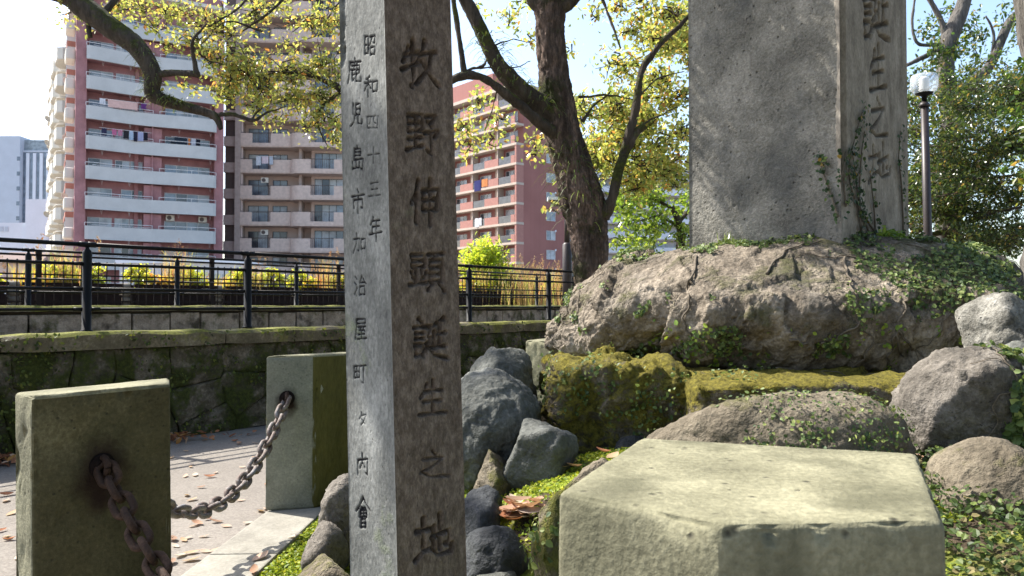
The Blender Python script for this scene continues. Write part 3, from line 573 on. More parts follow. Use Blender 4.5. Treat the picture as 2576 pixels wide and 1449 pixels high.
def carve(U, Vv, glyphs, tomap, wid, soft):
    """depth 0..1 over the grid U,Vv from glyph boxes (char, x0, y0, x1, y1) in picture pixels mapped to the face"""
    D = np.zeros(U.shape)
    for ch, x0, y0, x1, y1 in glyphs:
        h = abs(tomap(x0, y0)[1] - tomap(x0, y1)[1]); w = wid * h
        for st in G[ch]:
            pts = [np.array(tomap(x0 + (x1 - x0) * a / 10, y0 + (y1 - y0) * b / 10)) for a, b in st]; tot = len(pts) - 1
            for k in range(tot):
                p, q_ = pts[k], pts[k + 1]; lo = np.minimum(p, q_) - w * 2; hi = np.maximum(p, q_) + w * 2
                sel = (U > lo[0]) & (U < hi[0]) & (Vv > lo[1]) & (Vv < hi[1])
                if not sel.any(): continue
                u, v = U[sel], Vv[sel]; d = q_ - p; L2 = (d * d).sum() + 1e-12; s = np.clip(((u - p[0]) * d[0] + (v - p[1]) * d[1]) / L2, 0, 1)
                g = (k + s) / tot; rad = w * (.62 + .55 * np.abs(np.cos(g * 2.6 + .3)) - .25 * (g > .85) * (g - .85) / .15)
                dist = np.hypot(u - p[0] - s * d[0], v - p[1] - s * d[1]); D[sel] = np.maximum(D[sel], np.clip((rad - dist) / soft, 0, 1))
    return D
def face_grid(origin, udir, ndir, width, z0, z1, step, disp):
    """grid over a vertical face; disp(U,Z,P)->(inward depth, mask)"""
    nu = max(2, int(width / step)); nz = max(2, int((z1 - z0) / step)); U, Zz = np.meshgrid(np.linspace(0, width, nu + 1), np.linspace(z0, z1, nz + 1))
    o = np.array(origin[:2]); ud = np.array(udir[:2]); nd = np.array(ndir[:2]); XY = o + U[..., None] * ud
    P = np.concatenate([XY, Zz[..., None]], -1); dep, msk = disp(U, Zz, P.reshape(-1, 3)); ed = np.clip(np.minimum(U, width - U) / (step * 2), 0, 1)
    P[..., :2] -= nd * (dep * ed)[..., None]
    idx = np.arange((nu + 1) * (nz + 1)).reshape(nz + 1, nu + 1); q_ = np.stack([idx[:-1, :-1], idx[:-1, 1:], idx[1:, 1:], idx[1:, :-1]], -1).reshape(-1, 4)
    return P.reshape(-1, 3), q_, msk.ravel()
def join_faces(parts):
    V = []; F = []; Mk = []; n = 0
    for v, f, m in parts: V.append(v); F.append(f + n); Mk.append(m); n += len(v)
    return np.concatenate(V), np.concatenate(F), np.concatenate(Mk)
def carved_mat(name, cols, paint_shade, scale, stretch, bscale, moss, pits=None, tint=None):
    m = stone(name, cols, scale, .92, .55, bscale, moss=moss, stretch=stretch, pits=pits, dist=.005, light=tint); nt = m.node_tree
    p = [x for x in nt.nodes if x.type == 'BSDF_PRINCIPLED'][0]; src = p.inputs['Base Color'].links[0].from_socket
    at_ = nt.nodes.new('ShaderNodeAttribute'); at_.attribute_name = 'mask'; mx = nt.nodes.new('ShaderNodeMix'); mx.data_type = 'RGBA'
    nt.links.new(at_.outputs['Fac'], mx.inputs[0]); nt.links.new(src, mx.inputs[6]); mx.inputs[7].default_value = (*paint_shade, 1); nt.links.new(mx.outputs[2], p.inputs['Base Color']); return m

# ---------------------------------------------------------------- tall narrow inscribed pillar
PA = R(46.8); PS = .181; PM = Vector((-.25, 1.6)); Pu = Vector((-math.cos(PA), math.sin(PA))); Pv = Vector((math.sin(PA), math.cos(PA)))
nR = Vector((Pv.y, -Pv.x)); nL = Vector((-Pu.y, Pu.x)); nL = nL if nL.dot(-PM) > 0 else -nL; nR = nR if nR.dot(-PM) > 0 else -nR
LEAN = math.tan(R(1.55))
def pil_map(udir, ndir):
    def f(px, py):
        r = ray(px, py); z = EYE
        for _ in range(4):
            o = PM + Vector((-LEAN * (z - EYE), 0)); s = ndir.dot(o) / ndir.dot(Vector((r.x, r.y))); z = EYE + r.z * s
        return ((Vector((r.x, r.y)) * s - o).dot(udir), z)
    return f
GR_ = [('牧', 1014, 99, 1109, 222), ('野', 1024, 284, 1109, 391), ('伸', 1036, 449, 1111, 568), ('顕', 1033, 635, 1120, 737), ('誕', 1041, 798, 1131, 911), ('生', 1055, 956, 1126, 1050), ('之', 1055, 1134, 1133, 1207), ('地', 1048, 1294, 1141, 1419)]
GL_ = [('昭', 914, 85, 944, 143), ('和', 914, 189, 949, 244), ('四', 920, 289, 950, 326), ('十', 923, 369, 953, 411), ('三', 925, 455, 956, 498), ('年', 927, 546, 959, 607), ('鹿', 873, 147, 907, 210), ('児', 879, 257, 909, 318), ('島', 882, 367, 912, 429), ('市', 882, 477, 915, 536), ('加', 887, 587, 918, 637), ('治', 890, 693, 920, 745), ('屋', 892, 800, 921, 856), ('町', 889, 915, 920, 967), ('々', 903, 1036, 923, 1073), ('内', 898, 1141, 926, 1197), ('會', 896, 1252, 930, 1328)]
def dispR(U, Z, P):
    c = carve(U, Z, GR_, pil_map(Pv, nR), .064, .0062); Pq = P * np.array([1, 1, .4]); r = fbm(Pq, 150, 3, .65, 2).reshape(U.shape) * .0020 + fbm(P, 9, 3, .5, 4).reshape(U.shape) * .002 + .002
    return r + c * .02, c * .38 * (.7 + .6 * np.clip(fbm(P, 40, 2, .5, 21).reshape(U.shape) + .3, 0, 1))  # strokes here carry no paint; mask darkens the grooves for their shadow
def dispL(U, Z, P):
    c = carve(U, Z, GL_, pil_map(Pu, nL), .058, .0022); r = fbm(P, 60, 3, .6, 8).reshape(U.shape) * .0006 + .001
    chip = np.clip((Z - 1.40) / .04, 0, 1) * np.clip((U - .155) / .02, 0, 1) * np.clip(.6 + fbm(P, 40, 3, .6, 9).reshape(U.shape), 0, 1) * .02
    return r + c * .0045 + chip, np.clip(c * 1.6, 0, 1)
Rr = PM + Pv * PS; Ll = PM + Pu * PS; Bk = PM + Pv * PS + Pu * PS; Zb, Zt = .02, 1.74
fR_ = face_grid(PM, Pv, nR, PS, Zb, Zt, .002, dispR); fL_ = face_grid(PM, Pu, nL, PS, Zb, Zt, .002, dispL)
flat = lambda U, Z, P: (U * 0, U * 0)
fB1 = face_grid(Rr, Pu, -nL, PS, Zb, Zt, .06, flat); fB2 = face_grid(Ll, Pv, -nR, PS, Zb, Zt, .06, flat)
tp = np.array([[*PM, Zt], [*Rr, Zt], [*Bk, Zt], [*Ll, Zt], [*((PM + Bk) / 2), Zt + .07]]); ftop = (tp, np.array([[0, 1, 4, 4], [1, 2, 4, 4], [2, 3, 4, 4], [3, 0, 4, 4]]), np.zeros(5))
V, F, Mk = join_faces([fR_, fL_, fB1, fB2]); cP = (PM + Bk) / 2; base = Vector((cP.x, cP.y, .02))
def leanp(V): V = V.copy(); V[:, 0] -= LEAN * (V[:, 2] - EYE); k = 1 - .022 * (V[:, 2] - EYE); V[:, 0] = cP.x - LEAN * (V[:, 2] - EYE) + (V[:, 0] - cP.x + LEAN * (V[:, 2] - EYE)) * k; V[:, 1] = cP.y + (V[:, 1] - cP.y) * k; return V - np.array(base)
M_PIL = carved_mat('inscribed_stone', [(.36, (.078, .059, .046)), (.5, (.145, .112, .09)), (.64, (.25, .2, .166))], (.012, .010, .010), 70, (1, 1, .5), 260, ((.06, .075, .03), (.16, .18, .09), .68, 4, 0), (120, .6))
M_PIL_L = carved_mat('inscribed_stone_grey', [(.34, (.075, .077, .072)), (.5, (.16, .164, .152)), (.66, (.31, .315, .295))], (.010, .009, .011), 7, (1, 1, .6), 120, ((.1, .13, .06), (.19, .22, .12), .62, 5, 0), (95, .5))
pil = thing('inscribed_pillar', 'tall narrow stone pillar carved with columns of characters on two faces', 'pillar', base)
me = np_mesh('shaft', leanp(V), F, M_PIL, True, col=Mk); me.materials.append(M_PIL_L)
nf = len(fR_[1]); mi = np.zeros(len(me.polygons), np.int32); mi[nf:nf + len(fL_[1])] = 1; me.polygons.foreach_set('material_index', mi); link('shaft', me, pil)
m = MB(); tq = leanp(tp); m.add([tuple(v) for v in tq], [(0, 1, 4), (1, 2, 4), (2, 3, 4), (3, 0, 4)]); m.build('pyramid_top', M_PIL_L, pil)

# ---------------------------------------------------------------- great square stele
SZ = 3.5; k0, k1, k2 = (2118 - 1288) / FPX, (1735 - 1288) / FPX, (2288 - 1288) / FPX
SM = Vector((k0 * SZ, SZ)); SA = math.atan2(1.0, .937); best = None
for deg in np.arange(30, 65, .05):
    a = R(deg); s1 = (SM.x - k1 * SZ) / (math.cos(a) + k1 * math.sin(a)); s2 = (k2 * SZ - SM.x) / (math.sin(a) - k2 * math.cos(a))
    if s2 > 0 and (best is None or abs(s1 - s2) < best[0]): best = (abs(s1 - s2), a, s1)
SA, SS = best[1], best[2]; Su = Vector((-math.cos(SA), math.sin(SA))); Sv = Vector((math.sin(SA), math.cos(SA)))
sL = Vector((-Su.y, Su.x)); sL = sL if sL.dot(-SM) > 0 else -sL; sR = Vector((Sv.y, -Sv.x)); sR = sR if sR.dot(-SM) > 0 else -sR
def st_map(px, py): r = ray(px, py); s = sR.dot(SM) / sR.dot(Vector((r.x, r.y))); return ((Vector((r.x, r.y)) * s - SM).dot(Sv), EYE + r.z * s)
GS_ = [('誕', 2172, -40, 2240, 112), ('生', 2190, 112, 2232, 234), ('之', 2188, 247, 2236, 353), ('地', 2187, 359, 2243, 465)]
def dispSL(U, Z, P):
    r = fbm(P * np.array([1, 1, 1.6]), 22, 5, .6, 12).reshape(U.shape); big = fbm(P, 3, 3, .5, 13).reshape(U.shape); pit = np.clip(fbm(P, 38, 2, .5, 14).reshape(U.shape) - .33, 0, 1)
    return .005 + r * .0036 + big * .004 + pit * .02, U * 0
def dispSR(U, Z, P):
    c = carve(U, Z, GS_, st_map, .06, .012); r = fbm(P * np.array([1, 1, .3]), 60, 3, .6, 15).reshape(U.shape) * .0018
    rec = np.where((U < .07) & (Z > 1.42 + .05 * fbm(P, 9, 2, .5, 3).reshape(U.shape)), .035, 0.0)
    return .002 + r + c * .035 + rec, c * .7  # mask darkens the carved grooves for shadow and dirt in them
z0s, z1s = .95, 3.1; sRr = SM + Sv * SS; sLl = SM + Su * SS; sBk = SM + Sv * SS + Su * SS; cS = (SM + sBk) / 2; base = np.array([cS.x, cS.y, z0s])
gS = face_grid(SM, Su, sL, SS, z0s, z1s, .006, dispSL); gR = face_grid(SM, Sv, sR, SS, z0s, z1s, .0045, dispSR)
g3 = face_grid(sRr, Su, -sL, SS, z0s, z1s, .1, flat); g4 = face_grid(sLl, Sv, -sR, SS, z0s, z1s, .1, flat)
V, F, Mk = join_faces([gS, gR, g3, g4])
M_ST_L = stone('rough_stele_stone', [(.34, (.085, .08, .068)), (.5, (.19, .18, .153)), (.66, (.34, .32, .275))], 5, .95, .9, 95, pits=(30, .7), dist=.012, stains=((.08, .082, .078), .5, 2.0, (1, 1, .7)))
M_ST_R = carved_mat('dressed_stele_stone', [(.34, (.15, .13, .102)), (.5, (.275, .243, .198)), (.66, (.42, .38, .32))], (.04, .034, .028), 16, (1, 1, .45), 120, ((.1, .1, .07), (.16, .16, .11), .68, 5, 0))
stele = thing('stone_stele', 'massive square stone stele carved with characters, standing on the great boulder', 'stele', base)
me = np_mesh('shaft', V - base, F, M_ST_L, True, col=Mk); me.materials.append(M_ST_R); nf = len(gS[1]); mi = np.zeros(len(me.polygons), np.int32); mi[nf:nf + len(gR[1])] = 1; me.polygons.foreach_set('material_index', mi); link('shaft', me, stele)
m = MB(); m.prism([SM, sRr, sBk, sLl], z1s, z1s + .25); m.build('cap_block', M_ST_L, stele, off=tuple(base), bevel=.02)
# ================================================================ boulders and rocks
_ico = {}
def ico(sub):
    if sub not in _ico:
        bm = bmesh.new(); bmesh.ops.create_icosphere(bm, subdivisions=sub, radius=1); bm.verts.ensure_lookup_table()
        _ico[sub] = (np.array([v.co[:] for v in bm.verts]), np.array([[v.index for v in f.verts] for f in bm.faces])); bm.free()
    return _ico[sub]
def vnormals(V, F):
    n = np.zeros_like(V); fn = np.cross(V[F[:, 1]] - V[F[:, 0]], V[F[:, 2]] - V[F[:, 0]])
    for k in range(F.shape[1]): np.add.at(n, F[:, k], fn)
    return n / (np.linalg.norm(n, axis=1)[:, None] + 1e-12)
MOSS_A = ((.05, .065, .01), (.2, .21, .03))
C_GREY = [(.32, (.045, .047, .042)), (.5, (.11, .114, .102)), (.7, (.24, .245, .222))]
C_DARK = [(.3, (.018, .02, .022)), (.5, (.042, .046, .05)), (.72, (.1, .105, .105))]
C_PURP = [(.33, (.05, .044, .036)), (.5, (.12, .107, .09)), (.68, (.25, .226, .194))]
C_PINK = [(.36, (.065, .052, .038)), (.5, (.195, .163, .124)), (.64, (.41, .35, .275))]
C_BRWN = [(.32, (.06, .05, .035)), (.5, (.14, .118, .085)), (.7, (.26, .225, .165))]
C_PALE = [(.34, (.06, .057, .048)), (.5, (.165, .158, .136)), (.66, (.35, .338, .3))]
MR = dict(
    boulder=stone('pinkish_boulder', C_PINK, 4, .95, .8, 60, dist=.03, moss=((.085, .085, .04), (.18, .175, .085), .59, 4.5, .10), stains=((.10, .095, .085), .56, 1.8, (1, 1, 1))),
    grey=stone('grey_rock', C_GREY, 7, .92, .7, 70, dist=.026, light=((.27, .28, .26), .66, 6)),
    dark=stone('wet_dark_rock', C_DARK, 8, .8, .8, 70, dist=.022),
    purple=stone('mauve_rock', C_PURP, 7, .95, .7, 80, dist=.026, pits=(70, .5)),
    brown=stone('brown_rock', C_BRWN, 6, .95, .7, 70, dist=.026, moss=((.07, .07, .02), (.14, .14, .04), .66, 4, .1)),
    pale=stone('pale_speckled_rock', C_PALE, 12, .95, .7, 90, dist=.026, pits=(45, .55)),
    moss=stone('moss_covered_rock', C_BRWN, 6, .95, .9, 60, dist=.035, moss=((.06, .055, .008), (.42, .36, .055), .45, 8, .16)),
    half=stone('half_mossy_rock', C_BRWN, 6, .95, .8, 60, dist=.03, moss=((.06, .07, .012), (.2, .2, .035), .52, 5, .08)))
ROCKS = {}; rl_ = random.Random(12)
def rock(key, label, box, Z, dep, mat, seed, down=.06, facets=11, sub=6, rough=.07, sharp=16, name='rock', tilt=0, group=None, lumpy=.07, crag=.35, boxy=0):
    """box: picture box of the visible stone; Z: distance of its middle; dep: half depth in metres; down: how far it goes on below the visible bottom"""
    x0, y0, x1, y1 = box; c = at((x0 + x1) / 2, (y0 + y1) / 2, Z); hx = pw((x1 - x0) / 2, Z); zt = at((x0 + x1) / 2, y0, Z).z; zb = at((x0 + x1) / 2, y1, Z).z - down
    rs = np.random.RandomState(seed); D, F = ico(sub); pn = rs.normal(size=(facets, 3)); pn /= np.linalg.norm(pn, axis=1)[:, None]; pd = rs.uniform(.58, 1.0, facets)
    dots = D @ pn.T; rr = np.where(dots > .05, pd / np.maximum(dots, .05), 9.0); rr = np.minimum(rr, 1.25); rad = (np.exp(-sharp * rr).sum(1) + np.exp(-sharp * 1.15)); rad = -np.log(rad) / sharp
    if boxy > 6: rad = (np.abs(D) ** boxy).sum(1) ** (-1 / boxy)
    elif boxy: rad = np.minimum(rad * 1.15, (np.abs(D) ** boxy).sum(1) ** (-1 / boxy))
    V = D * rad[:, None]; V *= (1 + lumpy * fbm(D, 1.6, 3, .5, seed))[:, None]
    if tilt: ca, sa = math.cos(tilt), math.sin(tilt); V = V @ np.array([[ca, 0, sa], [0, 1, 0], [-sa, 0, ca]])
    lo, hi = V.min(0), V.max(0); V = (V - (lo + hi) / 2) / ((hi - lo) / 2) * np.array([hx, dep, (zt - zb) / 2]); S = (hx + dep + (zt - zb) / 2) / 3
    N = vnormals(V, F); V = V + N * ((fbm(V / S, 2.2, 5, .55, seed + 1) * rough + np.maximum(0, fbm(V / S, 3.1, 4, .55, seed + 2, True) - .35) * -rough * .9) * S)[:, None]
    W_ = V * np.array([1, 1, 1.25])
    V = V + N * ((fracture(V / S, 40, .010, .15, seed + 8) + fracture(V / S, 200, .004, .09, seed + 9))[:, None] * S) * crag
    V = V + N * ((fbm(W_, 9, 4, .6, seed + 5) * .009 + (fbm(W_, 13, 3, .6, seed + 6, True) - .4) * .005 + fbm(W_, 55, 4, .7, seed + 7) * .0065) * min(1.0, S / .16))[:, None]
    org = np.array([c.x, c.y, (zt + zb) / 2 ]); base = np.array([c.x, c.y, zb])
    o = link(name, np_mesh(name, V + org - base, F, MR[mat], True), None, base); tag(o, label, 'rock' if name == 'rock' else name, group); ROCKS[key] = (V + org, vnormals(V, F)); return o

# --- the great boulder: sections along its length, profile read off its outline
topx = [1378, 1400, 1430, 1470, 1540, 1640, 1740, 1900, 2100, 2290, 2360, 2420, 2470, 2500]
topy = [862, 806, 765, 716, 668, 640, 628, 613, 604, 602, 628, 690, 770, 850]
botx = [1378, 1430, 1540, 1650, 1740, 1900, 2100, 2250, 2350, 2430, 2500]
boty = [872, 892, 896, 905, 915, 930, 941, 936, 915, 890, 880]
ns, nt_ = 460, 240; s_ = np.linspace(0, 1, ns) ; xs = 1378 + (2500 - 1378) * (.5 - .5 * np.cos(np.pi * s_)) 
Zc = np.interp(xs, [1378, 1500, 1900, 2500], [3.98, 3.85, 3.78, 3.85]); ty = np.interp(xs, topx, topy); by = np.interp(xs, botx, boty)
hd = .66 * np.interp(xs, [1378, 1440, 1540, 1700, 2300, 2400, 2470, 2500], [.06, .3, .62, 1, 1, .85, .45, .08]); Zfb = Zc - hd * .9
zt_ = EYE + (767 - ty) / FPX * (Zc - .2 * hd); zb_ = EYE + (767 - by) / FPX * Zfb; zb_ = np.minimum(zb_, zt_ - .02)
th = np.linspace(0, 2 * np.pi, nt_, endpoint=False); prof = np.array([(-1.0, -.22), (-.93, .12), (-.62, .62), (-.38, .93), (-.2, 1.0), (.7, 1.0), (1.0, .6), (1.0, -.7), (.8, -1.0), (-.5, -1.0), (-.78, -.9), (-.95, -.55)]); prof = np.array([p[:2] for p in smooth_path([(*p, 0) for p in np.concatenate([prof, prof[:1]])], 6)])[:-1]; pl_ = np.concatenate([prof, prof[:1]]); sl_ = np.concatenate([[0], np.cumsum(np.hypot(*np.diff(pl_, axis=0).T * np.array([[2.2], [1.0]])))]); uu = np.linspace(0, sl_[-1], nt_, endpoint=False)
cy = np.interp(uu, sl_, pl_[:, 0]); sz = np.interp(uu, sl_, pl_[:, 1])
zm, H = (zt_ + zb_) / 2, (zt_ - zb_) / 2
Yb = Zc[:, None] + hd[:, None] * cy[None]; Zb_ = zm[:, None] + H[:, None] * sz[None]; Xb = ((xs - 1288) / FPX * Zc)[:, None] + 0 * Yb
Vb = np.stack([Xb, Yb, Zb_], -1).reshape(-1, 3); idx = np.arange(ns * nt_).reshape(ns, nt_); nx_ = np.roll(idx, -1, 1)
Fb = np.stack([idx[:-1], nx_[:-1], nx_[1:], idx[1:]], -1).reshape(-1, 4)
capL = np.array([[*Vb[idx[0]].mean(0)], [*Vb[idx[-1]].mean(0)]]); n0 = len(Vb); Vb = np.concatenate([Vb, capL])
Fb = np.concatenate([Fb, np.stack([nx_[0], idx[0], np.full(nt_, n0), np.full(nt_, n0)], -1)[:, [0, 1, 2, 2]] * 1, np.stack([idx[-1], nx_[-1], np.full(nt_, n0 + 1), np.full(nt_, n0 + 1)], -1)])
Tb = np.concatenate([Fb[:, [0, 1, 2]], Fb[:len(Fb) - 2 * nt_, [0, 2, 3]]])
Nb = vnormals(Vb, Tb)
if (Nb[idx[ns // 2, 0]] @ np.array([0, -1, 0])) < 0: Tb = Tb[:, ::-1]; Nb = -Nb
upf = np.clip(Nb[:, 2], 0, 1)
dis = fbm(Vb, 1.5, 4, .55, 31) * .07 + (fbm(Vb, 3.4, 4, .6, 32, True) - .3) * .03 + fracture(Vb, 70, .006, .10, 38) + fracture(Vb, 420, .0035, .10, 39) + fbm(Vb, 10, 5, .68, 33) * .017 + (fbm(Vb * np.array([.7, 1, 1.6]), 12, 4, .65, 37, True) - .4) * .008 + fbm(Vb, 70, 3, .7, 34) * .009
low = np.clip(1 - (Vb[:, 2] - .62) / .25, 0, 1); dis += low * (fbm(Vb * np.array([1, 1, .6]), 6, 3, .5, 36)) * .05
dis *= np.where(upf > .7, .45, 1.0); Vb = Vb + Nb * dis[:, None]; Nb = vnormals(Vb, Tb)
bb = np.array([Vb[:, 0].mean(), Vb[:, 1].mean(), Vb[:, 2].min()])
tag(link('boulder', np_mesh('boulder', Vb - bb, Tb, MR['boulder'], True), None, bb), 'great pinkish grey boulder overgrown with creeping fig, carrying the stele', 'boulder')

rock('back', 'dark boulder with smooth sloping back behind the great boulder, under the lamp post', (2250, 616, 2640, 900), 4.6, .6, 'purple', 41, .3, rough=.04, name='boulder')
rock('m1', 'yellow mossy foundation stone with ragged face under the sharp end of the great boulder', (1372, 897, 1722, 1095), 3.25, .34, 'moss', 42, .1, facets=6, rough=.17, sharp=20, lumpy=.06, boxy=8, crag=.8)
rock('m2', 'long yellow mossy foundation stone lying under the middle of the great boulder', (1690, 934, 2300, 1085), 3.12, .34, 'moss', 43, .15, facets=6, rough=.07, sharp=20, lumpy=.02, boxy=12, crag=.4)
rock('core', 'dark filler rock added in the gap under the great boulder', (1450, 870, 2350, 1060), 3.95, .55, 'dark', 40, .1, sub=5)  # added to block the light showing through below the boulder
rock('low', 'broad low brownish rock patched with creeping fig behind the five sided post', (1625, 980, 2250, 1145), 2.4, .3, 'brown', 44, .2, facets=60, rough=.05, lumpy=.08, crag=.12)
rock('r1', 'pale speckled rock perched highest beside the right end of the great boulder', (2425, 738, 2620, 880), 2.95, .2, 'pale', 45, .12, rough=.07, sub=5)
rock('r2', 'large mauve grey rock half buried in ivy, below the pale speckled rock', (2238, 862, 2545, 1110), 2.6, .25, 'purple', 46, .15, rough=.06, tilt=.35)
rock('r2b', 'small dark grey rock wedged below the pale speckled rock', (2490, 858, 2640, 960), 2.75, .14, 'grey', 47, .15, sub=4)
rock('r3', 'rounded brown rock with dry bits on its crown beside the five sided post', (2345, 1096, 2720, 1395), 2.05, .2, 'brown', 48, .1, rough=.03, facets=60, crag=.1)
rock('c1', 'grey angular rock topmost of the pile behind the inscribed pillar', (1163, 868, 1352, 1035), 3.45, .22, 'grey', 49, .15, rough=.08, facets=10, sub=5)
rock('c2', 'biggest smooth blue grey rock leaning in the pile behind the inscribed pillar', (1120, 928, 1362, 1200), 3.0, .26, 'grey', 50, .1, rough=.07, facets=9, tilt=.5)
rock('c3', 'sharp edged slate grey rock with a pale pointed tip', (1262, 1063, 1452, 1225), 2.72, .15, 'grey', 51, .08, rough=.03, facets=9, sharp=45, tilt=-.5, crag=.5, lumpy=.03, sub=5)
rock('c4', 'small ochre rock with mossy top beside the sharp edged slate rock', (1190, 1128, 1290, 1235), 2.72, .11, 'half', 52, .06, rough=.08, sub=4)
rock('c5', 'small dark rock resting at the edge of a moss patch', (1165, 1218, 1265, 1300), 2.42, .1, 'dark', 53, .06, rough=.09, facets=9, sub=4)
rock('c6', 'blue black rock lying between two other dark rocks by the pillar', (1140, 1252, 1262, 1350), 2.3, .11, 'dark', 54, .06, rough=.09, facets=8, sub=4)
rock('c7', 'largest blue black rock with a flat top near the foot of the pillar', (1150, 1318, 1348, 1450), 2.1, .13, 'dark', 55, .1, rough=.06, facets=8, sharp=18, sub=5)
rock('c8', 'tall mossy grey rock leaning close to the five sided post', (1338, 1150, 1600, 1490), 1.9, .17, 'half', 56, .15, rough=.06, tilt=.3, boxy=3, facets=8, sub=5)
rock('c9', 'small bluish stone in front of the blue black rocks', (1170, 1428, 1310, 1475), 2.0, .06, 'grey', 57, .06, sub=4)
rock('l1', 'upright grey rock beside the pillar, its lower part in shade', (812, 1190, 925, 1405), 2.45, .12, 'purple', 58, .06, rough=.08, facets=9, sharp=14, sub=5)
rock('l2', 'squat mauve rock leaning on the upright grey rock near the kerb', (768, 1312, 870, 1432), 2.28, .1, 'purple', 59, .05, rough=.07, facets=9, sub=4)
rock('l3', 'flat greenish lichen spotted rock lying at the foot of the squat rock', (742, 1398, 900, 1470), 2.1, .1, 'half', 60, .05, sub=4, rough=.05)
rock('s1', 'small pale stone wedged at the foot of the half hidden post', (1338, 1005, 1375, 1045), 3.5, .06, 'pale', 61, .2, sub=3)
rock('s2', 'small dark stone among dry leaves beside the sharp edged slate rock', (1545, 1092, 1640, 1150), 2.9, .08, 'dark', 62, .06, sub=4)
rock('s3', 'small rounded stone hidden in ivy below the brown rock', (2540, 1385, 2650, 1470), 1.7, .09, 'grey', 63, .08, sub=4)

# ---------------------------------------------------------------- creeping fig, ivy, moss, fallen leaves
PAL_FIG = [(3, (.10, .15, .045)), (3, (.17, .23, .075)), (2, (.06, .10, .04)), (1.3, (.30, .35, .11))]
M_VINE = stone('woody_vine', [(.3, (.07, .055, .04)), (.7, (.2, .17, .13))], 30, .95, .4, 90)
def creep(name, label, V, N, n, thr, scale, seed, size, pal, pred=None, stems=0, lift=.004, stem_r=.0026):
    rs = np.random.RandomState(seed); w = fbm(V, scale, 4, .6, seed) + .35 * fbm(V, scale * 4, 2, .5, seed + 1); ok = (w > thr)
    if pred is not None: ok &= pred(V, N)
    k = np.nonzero(ok)[0]; k = rs.choice(k, min(n, len(k) * 3)); P = V[k] + rs.normal(size=(len(k), 3)) * .006 + N[k] * (lift + rs.uniform(0, .012, (len(k), 1)))
    o = thing(name, label, 'ivy', P.min(0))
    me = leaves_mesh('leaves', P - P.min(0), N[k] + rs.normal(size=(len(k), 3)) * .38, rs.uniform(.45, 1.5, len(k)) * size, pick_cols(len(k), pal, rs), LEAF_D, ratio=.75, rs=rs); link('leaves', me, o)
    if stems:
        m = MB(); sub = np.nonzero(ok | (rs.rand(len(V)) < .05))[0]
        for _ in range(stems):
            i = rs.choice(sub); d = rs.normal(size=3); path = [V[i] + N[i] * .003]
            for _q in range(rs.randint(8, 22)):
                d = d * .8 + rs.normal(size=3) * .35; d -= N[i] * (d @ N[i]); d /= np.linalg.norm(d) + 1e-9
                tgt = path[-1] + d * .03; i = np.argmin(((V - tgt) ** 2).sum(1)); q_ = V[i] + N[i] * .004
                if np.linalg.norm(q_ - path[-1]) > .004: path.append(q_)
            if len(path) > 4: pp_ = smooth_path([tuple(p - P.min(0)) for p in path], 3); m.tube(pp_, [stem_r * (1.1 - .7 * j / len(pp_)) for j in range(len(pp_))], 5)
        if m.v: m.build('stem', M_VINE, o)['kind'] = 'stuff'
    return o
creep('creeping_fig', 'creeping fig with small round leaves spread over the face of the great boulder', Vb, Nb, 12000, .02, 2.3, 71, .0165, PAL_FIG, lambda V, N: (N[:, 1] < .35) & (V[:, 2] > .66) & ((V[:, 0] > .52) | (fbm(V, 5, 3, .6, 3) > .26)), 40, stem_r=.0032)
creep('creeping_fig', 'bright tuft of creeping fig trailing along the bottom edge of the great boulder', Vb, Nb, 1500, .1, 4, 72, .019, [(2, (.3, .4, .06)), (2, (.18, .28, .05))], lambda V, N: (N[:, 1] < .2) & (V[:, 2] < .8) & (V[:, 0] > .6), 8)
for key, lab, n_, thr, sz in (('low', 'creeping fig mat over the broad low brownish rock', 1700, .06, .0105), ('r2', 'lush ivy hanging over the large mauve grey rock', 3600, -.2, .024), ('back', 'creeping fig band climbing the dark sloping boulder', 1800, .05, .022), ('m1', 'tiny creeping leaves on the ragged mossy foundation stone', 1200, .1, .014), ('c8', 'thin creeper on the tall mossy rock', 240, .1, .018), ('m2', 'tiny leaves along the long mossy foundation stone', 700, .15, .015)):
    V_, N_ = ROCKS[key]; pr_ = (lambda V, N: (V[:, 0] > V[:, 0].mean() + .02) & (N[:, 1] < .5)) if key == 'r2' else ((lambda V, N: (V[:, 0] < V[:, 0].mean() - .05) & (N[:, 2] > 0)) if key == 'back' else (lambda V, N: N[:, 1] < .4))
    creep('creeping_fig', lab, V_, N_, n_, thr, 3.0, 80 + len(lab), sz, PAL_FIG, pr_, 0 if key in ('c8', 'low', 'm1') else 5)
V_, N_ = ROCKS['r3']; creep('creeping_fig', 'thin creeper crossing the rounded brown rock', V_, N_, 260, .12, 4, 97, .014, PAL_FIG, lambda V, N: V[:, 2] < V[:, 2].mean() + .03, 0)
